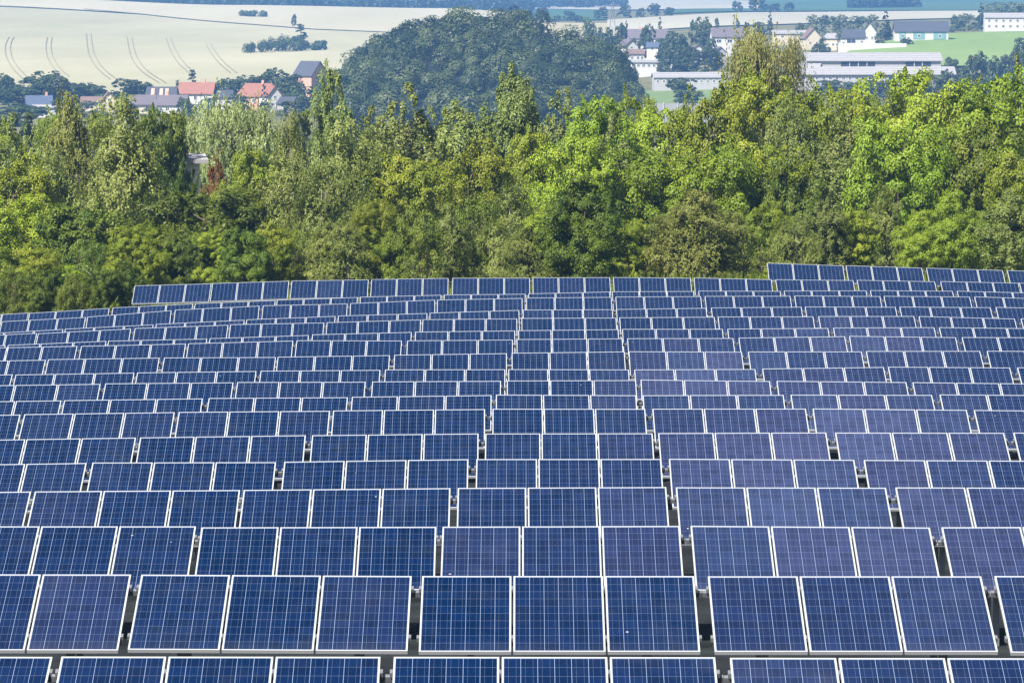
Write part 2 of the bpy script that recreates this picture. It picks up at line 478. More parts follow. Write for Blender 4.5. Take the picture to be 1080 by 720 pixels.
# surveyed upper left corner of every table (x, y, z in metres, camera at the origin) and its sideways lean in degrees (last number: 1 for tables beyond the photo edge)
TABLES = [
    [(-10.45,37.46,-6.273,-0.08,1), (-7.33,37.19,-6.232,-0.08,0), (-4.22,36.92,-6.191,-0.08,0), (-1.1,36.65,-6.15,-0.08,0), (2.01,36.38,-6.109,-0.08,0), (5.12,36.11,-6.068,-0.08,1)],
    [(-10.34,44.09,-6.464,-0.09,1), (-7.22,43.86,-6.433,-0.09,0), (-4.1,43.62,-6.398,-0.29,0), (-0.99,43.38,-6.379,0,0), (2.14,43.14,-6.344,0,0), (5.24,42.9,-6.309,-0.14,0), (8.36,42.66,-6.282,-0.09,1)],
    [(-10.14,51.24,-6.889,-0.01,1), (-7.05,50.77,-6.826,-0.01,0), (-3.95,50.29,-6.768,0.11,0), (-0.88,49.81,-6.698,0.22,0), (2.23,49.34,-6.622,-0.43,0), (5.31,48.86,-6.582,0.17,0), (8.4,48.39,-6.509,-0.01,1)],
    [(-13.15,58.5,-7.435,0.92,1), (-10.05,58.05,-7.329,0.74,0), (-6.95,57.6,-7.23,0.39,0), (-3.88,57.15,-7.153,0.51,0), (-0.78,56.7,-7.069,0.25,0), (2.33,56.25,-7,-0.12,0), (5.41,55.8,-6.95,-0.14,0), (8.5,55.35,-6.902,-0.38,1)],
    [(-13.06,64.85,-7.768,1.04,1), (-9.94,64.64,-7.687,0.81,0), (-6.83,64.43,-7.61,0.09,0), (-3.7,64.22,-7.581,0.85,0), (-0.58,64.01,-7.51,0.06,0), (2.53,63.8,-7.481,-0.33,0), (5.65,63.58,-7.475,-0.28,0), (8.77,63.37,-7.465,-0.6,1)],
    [(-12.92,72.13,-8.173,1.09,1), (-9.81,71.79,-8.076,0.9,0), (-6.71,71.45,-7.992,0.76,0), (-3.59,71.11,-7.913,0.6,0), (-0.48,70.78,-7.842,0.1,0), (2.6,70.43,-7.799,0.22,0), (5.72,70.09,-7.75,-0.06,0), (8.83,69.75,-7.715,-0.32,0), (11.94,69.41,-7.695,-0.5,1)],
    [(-15.91,79.39,-8.546,1.25,1), (-12.8,79.04,-8.436,1.02,0), (-9.69,78.68,-8.337,0.79,0), (-6.59,78.32,-8.252,0.44,0), (-3.52,77.95,-8.185,0.53,0), (-0.38,77.59,-8.114,-0.05,0), (2.74,77.23,-8.074,0.02,0), (5.83,76.86,-8.03,-0.52,0), (8.92,76.49,-8.016,-0.56,0), (12.03,76.13,-8.004,-0.86,1)],
    [(-15.86,86.16,-8.926,1.01,1), (-12.75,85.82,-8.832,0.84,0), (-9.66,85.48,-8.748,0.73,0), (-6.52,85.14,-8.668,0.36,0), (-3.43,84.79,-8.608,0.73,0), (-0.34,84.45,-8.529,-0.28,0), (2.77,84.1,-8.504,0.16,0), (5.89,83.76,-8.455,-0.09,0), (9,83.41,-8.42,-0.39,0), (12.1,83.07,-8.401,-0.51,1)],
    [(-15.73,92.92,-9.233,1,1), (-12.61,92.7,-9.152,0.78,0), (-9.49,92.49,-9.078,0.47,0), (-6.4,92.27,-9.025,0.14,0), (-3.25,92.04,-8.99,0.34,0), (-0.12,91.82,-8.944,0.22,0), (2.97,91.6,-8.905,-0.62,0), (6.1,91.38,-8.912,-0.54,0), (9.21,91.15,-8.914,-0.67,0), (12.33,90.93,-8.923,-0.96,1)],
    [(-18.7,100.49,-9.716,0.76,1), (-15.6,100.12,-9.634,0.68,0), (-12.49,99.76,-9.569,0.87,0), (-9.4,99.4,-9.482,0.72,0), (-6.28,99.04,-9.402,0.41,0), (-3.16,98.68,-9.339,0.11,0), (-0.09,98.31,-9.293,-0.2,0), (3.02,97.94,-9.263,0.23,0), (6.16,97.58,-9.209,0.75,0), (9.22,97.22,-9.129,-0.36,0), (12.34,96.85,-9.108,-0.13,0), (15.45,96.48,-9.075,-0.21,1)],
    [(-18.65,107.18,-9.999,1.11,1), (-15.55,106.83,-9.9,0.99,0), (-12.45,106.47,-9.798,0.77,0), (-9.31,106.12,-9.717,0.26,0), (-6.25,105.76,-9.664,0.81,0), (-3.13,105.4,-9.581,0.8,0), (-0.01,105.05,-9.498,0.72,0), (3.08,104.69,-9.42,-0.25,0), (6.21,104.33,-9.395,0.02,0), (9.28,103.97,-9.355,0.06,0), (12.4,103.61,-9.313,-0.12,0), (15.5,103.25,-9.281,-0.29,1)],
    [(-18.54,113.82,-10.228,1.31,1), (-15.43,113.54,-10.125,1.16,0), (-12.3,113.25,-10.044,1.29,0), (-9.22,112.96,-9.943,1.52,0), (-6.12,112.68,-9.829,-0.17,0), (-2.97,112.39,-9.806,0.47,0), (0.13,112.1,-9.748,0.41,0), (3.25,111.81,-9.694,0.12,0), (6.37,111.52,-9.655,0.76,0), (9.45,111.23,-9.582,-0.7,0), (12.58,110.94,-9.589,-0.17,0), (15.69,110.65,-9.567,-0.45,1)],
    [(-21.52,121.24,-10.99,2.54,1), (-18.42,120.86,-10.812,2.28,0), (-15.31,120.48,-10.656,2.39,0), (-12.22,120.1,-10.487,1.26,0), (-9.12,119.71,-10.378,1.87,0), (-6.01,119.33,-10.236,1.39,0), (-2.9,118.94,-10.121,0.71,0), (0.19,118.55,-10.042,0.6,0), (3.28,118.16,-9.969,0.03,0), (6.39,117.77,-9.928,0.43,0), (9.5,117.38,-9.864,0.18,0), (12.59,116.98,-9.814,-0.69,0), (15.69,116.59,-9.811,-0.71,1)],
    [(-21.38,128.24,-11.248,2.94,1), (-18.29,127.82,-11.047,2.6,0), (-15.22,127.4,-10.886,2.93,0), (-12.07,126.98,-10.683,2.01,0), (-8.98,126.56,-10.532,1.1,0), (-5.89,126.13,-10.43,1.72,0), (-2.83,125.7,-10.295,0.47,0), (0.3,125.27,-10.227,0.25,0), (3.38,124.84,-10.171,0.36,0), (6.45,124.41,-10.108,0.08,0), (9.57,123.97,-10.061,0.03,0), (12.66,123.54,-10.017,-1.56,0), (15.78,123.1,-10.061,-1.04,0), (18.86,122.66,-10.076,-1.59,1)],
    [(-21.32,135.09,-11.772,3.63,1), (-18.22,134.69,-11.536,3.26,0), (-15.12,134.29,-11.32,2.78,0), (-12.01,133.89,-11.129,2.72,0), (-8.93,133.48,-10.942,2.21,0), (-5.83,133.08,-10.781,1.63,0), (-2.75,132.67,-10.653,1.77,0), (0.36,132.26,-10.516,0.26,0), (3.46,131.85,-10.461,0.77,0), (6.59,131.44,-10.377,0.49,0), (9.67,131.02,-10.31,-0.25,0), (12.75,130.61,-10.284,-0.42,0), (15.86,130.19,-10.266,-1.05,0), (18.96,129.77,-10.283,-1.34,1)],
    [(-21.27,141.48,-11.876,3.92,1), (-18.15,141.2,-11.639,2.94,0), (-15.07,140.91,-11.449,4.34,0), (-11.93,140.62,-11.18,2.63,0), (-8.8,140.33,-11.006,1.21,0), (-5.7,140.03,-10.908,2.34,0), (-2.63,139.74,-10.752,1.07,0), (0.5,139.44,-10.662,0.52,0), (3.63,139.14,-10.602,0.28,0), (6.74,138.83,-10.556,0.09,0), (9.85,138.53,-10.519,-0.39,0), (12.94,138.22,-10.509,-0.44,0), (16.06,137.92,-10.503,-1.87,0), (19.18,137.6,-10.573,-1.88,1)],
    [(-24.18,148.99,-12.337,3.69,1), (-21.08,148.59,-12.098,3.34,0), (-18.01,148.18,-11.905,3.6,0), (-14.86,147.78,-11.668,2.73,0), (-11.77,147.37,-11.48,2.34,0), (-8.7,146.96,-11.314,1.91,0), (-5.6,146.54,-11.17,1.32,0), (-2.5,146.13,-11.058,0.55,0), (0.6,145.71,-10.988,1.33,0), (3.66,145.29,-10.877,0.22,0), (6.8,144.87,-10.824,-0.16,0), (9.89,144.45,-10.793,0.16,0), (12.99,144.03,-10.744,-0.47,0), (16.09,143.61,-10.73,-1.43,0), (19.18,143.18,-10.767,-1.47,1)],
    [(-14.73,155.13,-11.39,1.5,0), (-11.68,154.85,-11.28,1.8,0), (-8.57,154.57,-11.153,0.78,0), (-5.46,154.29,-11.081,0.9,0), (-2.3,154.01,-11.002,-0.03,0), (0.8,153.72,-10.974,0.1,0), (3.91,153.43,-10.939,-0.57,0), (7.01,153.15,-10.94,-1.29,0), (10.14,152.85,-10.982,-0.56,0), (13.25,152.57,-10.983,-1.07,0), (16.42,152.27,-11.013,-1.2,0), (19.41,151.98,-11.046,-2.41,0), (22.58,151.68,-11.15,-2.3,1)],
    [(10.04,156.42,-10.587,-2.03,0), (13.11,156.05,-10.663,-1.86,0), (16.23,155.69,-10.731,-1.86,0), (19.35,155.32,-10.798,-1.94,0), (22.45,154.95,-10.87,-1.91,1)],
]

ORD = ['first', 'second', 'third', 'fourth', 'fifth', 'sixth', 'seventh', 'eighth', 'ninth', 'tenth', 'eleventh', 'twelfth',
       'thirteenth', 'fourteenth', 'fifteenth', 'sixteenth', 'seventeenth', 'eighteenth', 'nineteenth']
SHEEN_SPOTS = [(690, 406, .9), (730, 406, 1), (765, 408, .8), (715, 385, .8), (765, 385, 1.0), (850, 360, .5), (880, 362, .9), (920, 362, .9),  # spots where reflected sky sheen is painted violet on the panels
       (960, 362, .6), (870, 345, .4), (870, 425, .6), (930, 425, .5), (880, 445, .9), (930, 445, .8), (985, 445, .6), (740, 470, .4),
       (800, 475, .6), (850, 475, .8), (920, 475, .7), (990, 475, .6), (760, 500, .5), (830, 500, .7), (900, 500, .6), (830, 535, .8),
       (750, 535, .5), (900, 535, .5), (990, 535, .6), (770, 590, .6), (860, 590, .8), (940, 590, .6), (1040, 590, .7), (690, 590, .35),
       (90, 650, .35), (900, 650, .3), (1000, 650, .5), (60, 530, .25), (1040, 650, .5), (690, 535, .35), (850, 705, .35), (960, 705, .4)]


def project(p):
    x, y, z = p
    d = y * math.cos(PITCH) - z * math.sin(PITCH)
    return 540 + F_PX * x / d, 360 - F_PX * (y * math.sin(PITCH) + z * math.cos(PITCH)) / d, d


def make_tables():
    zc = PANEL_H - PL / 2 * math.sin(TILT)
    ytop = PL / 2 * math.cos(TILT)
    prng = random.Random(4)
    for ri, row in enumerate(TABLES):
        order = sorted(range(len(row)), key=lambda i: row[i][0])
        shown = [i for i in order if not row[i][4]]
        for i in order:
            k = shown.index(i) if i in shown else -1
            x, y, z, roll, extra = row[i]
            a = R(-roll)
            lx, ly, lz = -1.4955, ytop, PANEL_H
            # rotation about Y (roll), then place so that the upper left corner is the surveyed one
            rx = lx * math.cos(a) + lz * math.sin(a)
            rz = -lx * math.sin(a) + lz * math.cos(a)
            root = empty('solar_table', (x - rx, y - ly, z - rz))
            root.rotation_euler = (R(prng.uniform(-0.4, 0.4)), a, R(prng.uniform(-0.25, 0.25)))
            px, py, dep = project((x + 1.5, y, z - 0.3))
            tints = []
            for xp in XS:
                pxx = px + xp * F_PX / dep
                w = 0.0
                for hx, hy, s in SHEEN_SPOTS:
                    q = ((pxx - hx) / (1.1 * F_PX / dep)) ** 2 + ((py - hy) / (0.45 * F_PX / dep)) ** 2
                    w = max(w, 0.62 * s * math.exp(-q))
                g = math.exp(-((pxx - 880) / 230) ** 2 - ((py - 480) / 120) ** 2)  # broad painted sheen, right of the middle
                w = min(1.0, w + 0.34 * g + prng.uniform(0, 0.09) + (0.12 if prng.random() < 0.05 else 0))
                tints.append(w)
            for xp, w in zip(XS, tints):
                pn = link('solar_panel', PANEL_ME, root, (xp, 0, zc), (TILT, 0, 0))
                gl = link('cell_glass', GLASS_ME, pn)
                gl.color = (0.039 + prng.uniform(-.005, .005), 0.048, 0.110, 1.0 - 0.85 * w)  # violet of the painted sheen; lower alpha shows more of it
            for key in ('upper', 'lower'):
                me, yy = RACK[key]
                p = tilted(yy)
                link('purlin', me, root, (0, p[0], p[1]), (TILT, 0, 0))
            for sx in (-0.95, 0.95):
                link('rafter', RACK['rafter'], root, (sx, 0, zc), (TILT, 0, 0))
                for key in ('rear', 'front'):
                    me, yy = RACK[key]
                    link('post', me, root, (sx, yy, 0))
            # labels: what one sees, then where it stands in its row
            mean = sum(tints) / 3
            look = 'pale violet' if mean > 0.55 else ('violet blue' if mean > 0.32 else ('deep blue' if mean < 0.10 else 'blue'))
            n = len(shown)
            pos = 'leftmost' if k == 0 else ('rightmost' if k == n - 1 else ORD[k] + ' from the left')
            if extra: pos = 'past the %s edge' % ('left' if i == order[0] else 'right')
            if ri == 18:
                where = 'in the short back row'
            elif ri == 17:
                where = 'in the last full row'
            else:
                where = 'in the %s row from the front' % ORD[ri]
            tag(root, ('%s solar table %s %s' if extra else '%s three-panel solar table, %s %s') % (look, pos, where), 'solar table', 'solar tables in rows on the slope')


make_tables()

# ------------------------------------------------------------------ trees
def unit(v):
    return v / np.maximum(np.linalg.norm(v, axis=-1, keepdims=True), 1e-9)


def leaf_quads(P, A, B, L, W):
    """rhombic leaves at P, long axis A, side axis B"""
    A = unit(A); B = unit(B - (B * A).sum(-1, keepdims=True) * A)
    L = np.asarray(L)[:, None] * 0.5; W = np.asarray(W)[:, None] * 0.5
    return np.stack([P - A * L, P + B * W - A * L * 0.15, P + A * L, P - B * W - A * L * 0.15], 1)


def crown_mesh(name, style, seed, H, rad, leafmat, nclump, per, ll, lw, base=0.12):
    """foliage of one tree: clumps spread through an uneven envelope, each clump made of single leaves.
    H crown height, rad crown radius; returns (mesh, clump centres)"""
    g = np.random.default_rng(seed)
    ph = g.uniform(0, 6.28, 6)

    def env(t):
        if style in ('maple', 'lime', 'dark', 'shrub', 'russet', 'far', 'farpale'):
            return np.sqrt(np.clip(1 - (2 * t - 0.82) ** 2 / 1.42, 0.0, 1))
        if style in ('willow', 'tan'):
            return np.where(t > 0.80, np.sqrt(np.clip(1 - ((t - 0.80) / 0.203) ** 2, 0.06, 1)), 0.68 + 0.4 * t)
        if style == 'birch':
            return np.clip(1.08 * (1 - t) ** 0.55 * np.minimum(1, 0.55 + 1.6 * t), 0.06, 1)
        if style == 'poplar':
            return np.clip(1.08 * (1 - t) ** 0.62 * np.minimum(1, 0.5 + 2.2 * t), 0.05, 1)
        return np.clip((1 - t) * 1.05, 0.03, 1)                            # conifer

    def lobe(th, t):
        return (1 + 0.20 * np.sin(2 * th + ph[0] + 3 * t) + 0.14 * np.sin(3 * th + ph[1] - 5 * t) + 0.12 * np.sin(5 * th + ph[2] + 9 * t)
                + 0.10 * np.sin(11 * t + ph[3] + th))

    # boughs first: a few large lobes inside the envelope; clumps then sit on the outside of the boughs, so gaps stay between them
    nb = {'far': 26, 'farpale': 26, 'conifer': 40, 'shrub': 26, 'russet': 16, 'poplar': 60, 'birch': 54}.get(style, 50)
    tb = g.uniform(0, 1, nb * 4) ** 0.80
    if style in ('tan', 'willow'): tb = 0.25 + 0.75 * tb
    tb = tb[g.random(nb * 4) < np.clip(env(tb) * 1.1 + 0.3, 0.4, 1)][:nb]
    nb = len(tb)
    thb = g.uniform(0, 6.283, nb)
    rb_ = rad * env(tb) * lobe(thb, tb) * np.sqrt(g.uniform(0.10, 0.80, nb))
    BC = np.stack([rb_ * np.cos(thb), rb_ * np.sin(thb), base * H + tb * H * (0.97 - base)], 1)
    BC[:, 2] += g.normal(0, 0.02 * H, nb)
    bs = rad * g.uniform(0.25, 0.46, nb) * np.clip(env(tb) + 0.35, 0.55, 1.0)
    if style in ('tan', 'willow'): bs *= 1.15
    tall = {'birch': 1.7, 'tan': 1.1, 'poplar': 2.0, 'willow': 1.15, 'conifer': 0.9}.get(style, 1.0)
    n = nclump
    kb = g.choice(nb, n, p=bs ** 2 / (bs ** 2).sum())
    radial = unit(BC * np.array([1, 1, 0]) + 1e-6)
    dc = unit(g.normal(0, 1, (n, 3)) + radial[kb] * 0.7 + np.array([0, 0, 0.35]))
    C = BC[kb] + dc * (bs[kb] * g.uniform(0.62, 1.05, n))[:, None] * np.array([1, 1, tall])
    C[:, 2] = np.clip(C[:, 2], 0.03 * H, 1.02 * H)
    if style in ('tan', 'willow'):
        over = C[:, 2] > 0.95 * H
        C[over, 2] = 0.95 * H - g.uniform(0, 0.05, over.sum()) * H
    outw = unit(dc * 0.9 + radial[kb] * 0.45 + np.array([0, 0, 0.25]))
    size = bs[kb] * g.uniform(0.34, 0.62, n) * (1.25 if style in ('far', 'farpale', 'conifer', 'shrub') else 1.0)
    btint = g.normal(0.46, 0.17, nb)
    ctint = btint[kb] + g.normal(0, 0.10, n)
    spray = g.random(n) < (0.22 if style == 'poplar' else 0.0 if style in ('far', 'conifer', 'farpale') else 0.13)
    V = []; T = []
    for i in range(n):
        m = int(per * g.uniform(0.7, 1.3))
        if style in ('birch', 'tan', 'willow'):
            # arching twig, then leaves along hanging strands
            ns = max(3, m // 13)
            s0 = C[i] + np.array([0, 0, 0.15 * size[i]]) + g.normal(0, size[i] * (0.75 if style != 'willow' else 0.6), (ns, 3)) * np.array([1, 1, 0.8])
            ln = g.uniform(0.35, 1.0, ns) * (1.0 if style == 'tan' else 0.7 if style == 'birch' else 0.5) * (rad / 2.6)
            k = 13
            q = g.random((ns, k))
            sw = g.normal(0, 0.16, (ns, 1, 2))
            P = np.repeat(s0[:, None], k, 1)
            P[..., 2] -= q * ln[:, None]
            P[..., :2] += sw * q[..., None] + g.normal(0, 0.05, (ns, k, 2))
            P = P.reshape(-1, 3)
            nn = len(P)
            nrm = unit(outw[i] + np.array([0, 0, 0.25]) + g.normal(0, 0.45, (nn, 3)))
            A = np.stack([g.normal(0, 0.35, nn), g.normal(0, 0.35, nn), -np.ones(nn)], 1)
            A = unit(A - (A * nrm).sum(-1, keepdims=True) * nrm)
            B = np.cross(nrm, A)
            tt = ctint[i] + np.repeat(g.normal(0, 0.12, ns), k) + g.normal(0, 0.1, nn)
        else:
            flat = {'conifer': 0.4, 'poplar': 1.7}.get(style, 0.72)
            d = unit(g.normal(0, 1, (m, 3)) + outw[i] * 1.1 + np.array([0, 0, 0.35]))
            rho = g.uniform(0.55, 1.15, m)
            P = C[i] + d * (rho * size[i])[:, None] * np.array([1, 1, flat])
            if spray[i]:
                ax = unit(outw[i] * 0.9 + np.array([0, 0, 0.35]) + g.normal(0, 0.35, 3))
                q = g.uniform(-0.4, 1.0, m)
                P = C[i] + ax * (q * size[i] * 1.5)[:, None] + d * (size[i] * 0.5 * (1.15 - 0.8 * np.abs(q)))[:, None]
            elif style == 'poplar':
                P[:, 2] += 0.4 * size[i]
            nn = m
            nrm = unit(d * 1.0 + np.array([0, 0, 0.35]) + g.normal(0, 0.36, (nn, 3)))
            a0 = g.normal(0, 1, (nn, 3)) + d * 0.8 + np.array([0, 0, -0.5])
            A = unit(a0 - (a0 * nrm).sum(-1, keepdims=True) * nrm)
            B = np.cross(nrm, A)
            tt = ctint[i] + g.normal(0, 0.12, nn)
        V.append(leaf_quads(P, A, B, ll * g.uniform(0.7, 1.25, nn), lw * g.uniform(0.75, 1.2, nn)))
        T.append(np.clip(tt, 0, 1))
    me = quads_mesh(name, np.concatenate(V), leafmat, np.concatenate(T))
    return me, C


def trunk_mesh(name, C, H, rad, base, bark, seed, stems=1, limbs=14):
    g = random.Random(seed)
    m = MB()
    r0 = 0.018 * H + 0.03
    for s in range(stems):
        ox, oy = (0, 0) if stems == 1 else (g.uniform(-.3, .3), g.uniform(-.3, .3))
        pts = [(ox, oy, -0.8)]
        x, y = ox, oy
        for q in (0.12, 0.3, 0.5, 0.7, 0.86):
            x += g.uniform(-.05, .05) * rad + (ox * 0.4); y += g.uniform(-.05, .05) * rad + (oy * 0.4)
            pts.append((x, y, q * H))
        for a, b_, k in zip(pts[:-1], pts[1:], range(9)):
            m.tube(a, b_, r0 * (1 - k * 0.17), r0 * (1 - (k + 1) * 0.17), 7, cap=False)
        step = max(1, len(C) // limbs)
        for c in C[s::step][:limbs]:
            zq = max(0.10 * H, min(c[2] - 0.25 * rad, 0.8 * H))
            q = zq / H
            j = min(4, int(q * 5.5))
            a = np.array(pts[j]) + (np.array(pts[j + 1]) - np.array(pts[j])) * 0.6
            mid = (a + c) / 2 + np.array([0, 0, 0.08 * rad])
            rb = r0 * 0.26
            m.tube(a, mid, rb, rb * 0.6, 5, cap=False); m.tube(mid, c, rb * 0.6, rb * 0.2, 5, cap=False)
    return m.mesh(name, bark, smooth=True)


# style: (crown height, radius, clumps, leaves per clump, leaf length, leaf width, base, bark, stems)
SPEC = {
    'birch':  (10.0, 2.6, 330, 150, 0.135, 0.075, 0.10, 'birchbark', 2),
    'tan':    (10.0, 3.2, 400, 210, 0.16, 0.085, 0.10, 'birchbark', 1),
    'maple':  (10.0, 3.6, 400, 170, 0.150, 0.115, 0.10, 'bark', 1),
    'lime':   (10.0, 3.4, 380, 170, 0.150, 0.115, 0.10, 'bark', 1),
    'dark':   (8.0, 3.6, 340, 170, 0.165, 0.13, 0.08, 'bark', 1),
    'willow': (9.0, 3.8, 380, 150, 0.18, 0.075, 0.08, 'bark', 2),
    'poplar': (12.0, 2.6, 360, 110, 0.16, 0.12, 0.10, 'bark', 1),
    'shrub':  (4.0, 2.1, 170, 110, 0.12, 0.075, 0.0, 'bark', 3),
    'russet': (6.0, 2.0, 130, 90, 0.16, 0.12, 0.10, 'bark', 1),
    'far':    (10.0, 4.2, 130, 40, 0.62, 0.50, 0.02, 'bark', 1),
    'farpale': (10.0, 3.4, 130, 26, 0.60, 0.40, 0.02, 'bark', 1),
    'conifer': (12.0, 3.0, 170, 24, 0.60, 0.42, 0.02, 'bark', 1),
}
PROTO = {}


def proto(style, variant):
    key = (style, variant)
    if key not in PROTO:
        H, rad, nc, per, ll, lw, base, bark, stems = SPEC[style]
        seed = sum(map(ord, style)) * 17 + variant * 101
        me, C = crown_mesh('crown', style, seed, H, rad, LEAF[style], nc, per, ll, lw, base)
        tm = trunk_mesh('trunk', C, H, rad, base, M[bark], seed, stems, 6 if style in ('far', 'farpale', 'conifer') else 10)
        PROTO[key] = (me, tm, H, rad)
    return PROTO[key]


def tree(style, px, top, width, depth, label, cat='tree', group=None, name=None, base_y=None, variant=None):
    """a tree whose crown top stands at (px, top) and whose crown is `width` photo pixels wide, rooted on the ground at this distance"""
    v = variant if variant is not None else rng.integers(0, 2 if style in ('russet',) else 3)
    me, tm, H, rad = proto(style, int(v))
    x, y, z = on_ground(px, depth)
    ztop = at(px, top, depth)[2]
    hz = max(1.0, ztop - z)
    sx = width / F_PX * depth / (2 * rad)
    root = empty(name or 'tree', (x, y, z), float(rng.uniform(0, 6.28)))
    sz = hz / (H * 1.03)
    c = link('crown', me, root); t = link('trunk', tm, root)
    for o in (c, t): o.scale = (sx, sx, sz)
    tag(root, label, cat, group)
    return root

BELT = 'trees of the green belt behind the solar tables'
BACK = [
    # style, px, top, width, depth, label
    ('poplar', 4, 128, 66, 232, 'green tree at the left end of the tree belt, before the grey house tops'),
    ('birch', 72, 93, 66, 218, 'tall slender olive birch before the blue-roofed house'),
    ('birch', 126, 104, 106, 200, 'broad pale birch with drooping twigs, largest of the birches'),
    ('dark', 165, 118, 74, 226, 'dull olive tree half hidden behind the broad pale birch'),
    ('willow', 236, 103, 92, 262, 'round pale green willow below the red-roofed houses'),
    ('birch', 306, 116, 44, 224, 'narrow yellowish birch right of the round pale willow'),
    ('poplar', 349, 62, 50, 262, 'pale green poplar standing highest before the wooded knoll'),
    ('birch', 362, 114, 96, 212, 'spreading olive birch under the pale green poplar'),
    ('birch', 305, 150, 84, 196, 'weeping birch hanging low beside the narrow yellowish birch'),
    ('poplar', 424, 96, 84, 232, 'olive poplar before the left flank of the wooded knoll'),
    ('poplar', 398, 120, 60, 226, 'small olive poplar on the left of its taller olive neighbour'),
    ('poplar', 478, 104, 92, 236, 'broad olive poplar with several blunt tops before the knoll'),
    ('poplar', 536, 65, 70, 240, 'tall spired grey-green poplar in front of the wooded knoll'),
    ('poplar', 556, 82, 64, 244, 'second spire leaning on the tall grey-green poplar'),
    ('poplar', 589, 100, 64, 238, 'lower grey-green poplar right of the tall spired one'),
    ('lime', 630, 112, 78, 222, 'bright lime maple left of the dark round treetop'),
    ('maple', 668, 106, 56, 232, 'dark round treetop in front of the long grey wall'),
    ('lime', 704, 118, 84, 226, 'bright lime tree below the right end of the grey wall'),
    ('maple', 756, 92, 84, 224, 'tall leafy maple left of the weeping tan birch'),
    ('tan', 811, 22, 70, 268, 'tall weeping tan birch rising before the barns'),
    ('maple', 806, 84, 96, 232, 'yellow-green maple at the foot of the weeping tan birch'),
    ('birch', 838, 92, 76, 228, 'pale feathery tree right below the weeping tan birch'),
    ('maple', 884, 98, 88, 232, 'mid green maple before the long low barn'),
    ('lime', 944, 82, 104, 234, 'bright lime maple with a high rounded top before the barns'),
    ('poplar', 905, 118, 72, 214, 'grey-green tree left of the bright lime maple'),
    ('maple', 1004, 98, 84, 236, 'green maple before the dark trees right of the barns'),
    ('maple', 1044, 88, 120, 218, 'large dense green maple at the right of the belt'),
    ('lime', 1082, 80, 70, 226, 'bright lime tree at the right end of the tree belt'),
    ('poplar', 1071, 66, 40, 250, 'green poplar top rising at the far right of the belt'),
]
MID = [
    ('maple', 20, 168, 84, 200, 'green maple low at the left end of the belt'),
    ('birch', 44, 146, 74, 206, 'olive birch in the shade left of the broad pale birch'),
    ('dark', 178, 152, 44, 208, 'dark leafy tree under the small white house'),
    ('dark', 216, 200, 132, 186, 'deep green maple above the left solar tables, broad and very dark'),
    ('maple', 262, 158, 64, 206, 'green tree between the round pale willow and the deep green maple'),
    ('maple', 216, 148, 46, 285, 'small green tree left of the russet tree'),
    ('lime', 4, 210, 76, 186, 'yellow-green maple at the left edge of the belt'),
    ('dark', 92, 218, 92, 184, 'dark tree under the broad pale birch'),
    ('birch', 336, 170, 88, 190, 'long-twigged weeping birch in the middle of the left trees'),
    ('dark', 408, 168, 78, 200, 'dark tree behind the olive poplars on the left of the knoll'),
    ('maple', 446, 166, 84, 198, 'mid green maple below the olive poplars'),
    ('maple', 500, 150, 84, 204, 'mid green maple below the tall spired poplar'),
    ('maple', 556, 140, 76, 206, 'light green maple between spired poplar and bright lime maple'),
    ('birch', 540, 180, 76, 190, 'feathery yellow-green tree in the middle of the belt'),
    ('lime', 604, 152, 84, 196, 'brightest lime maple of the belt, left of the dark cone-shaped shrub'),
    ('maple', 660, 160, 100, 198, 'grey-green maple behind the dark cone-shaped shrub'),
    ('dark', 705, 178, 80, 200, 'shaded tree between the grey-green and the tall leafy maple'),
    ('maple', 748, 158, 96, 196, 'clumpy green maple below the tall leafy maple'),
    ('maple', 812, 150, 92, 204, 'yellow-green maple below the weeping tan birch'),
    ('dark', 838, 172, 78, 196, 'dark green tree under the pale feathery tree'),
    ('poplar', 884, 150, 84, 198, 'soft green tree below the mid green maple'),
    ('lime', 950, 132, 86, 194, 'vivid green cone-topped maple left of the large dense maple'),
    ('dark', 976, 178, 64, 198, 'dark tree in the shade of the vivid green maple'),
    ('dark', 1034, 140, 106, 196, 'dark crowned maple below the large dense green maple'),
    ('maple', 1078, 162, 76, 190, 'green tree low at the right end of the belt'),
    ('poplar', 648, 128, 60, 212, 'pale poplar top behind the brightest lime maple'),
]
for st, px, top, wd, dep, lab in BACK + MID:
    tree(st, px, top, wd * 1.18, dep, lab, group=BELT)
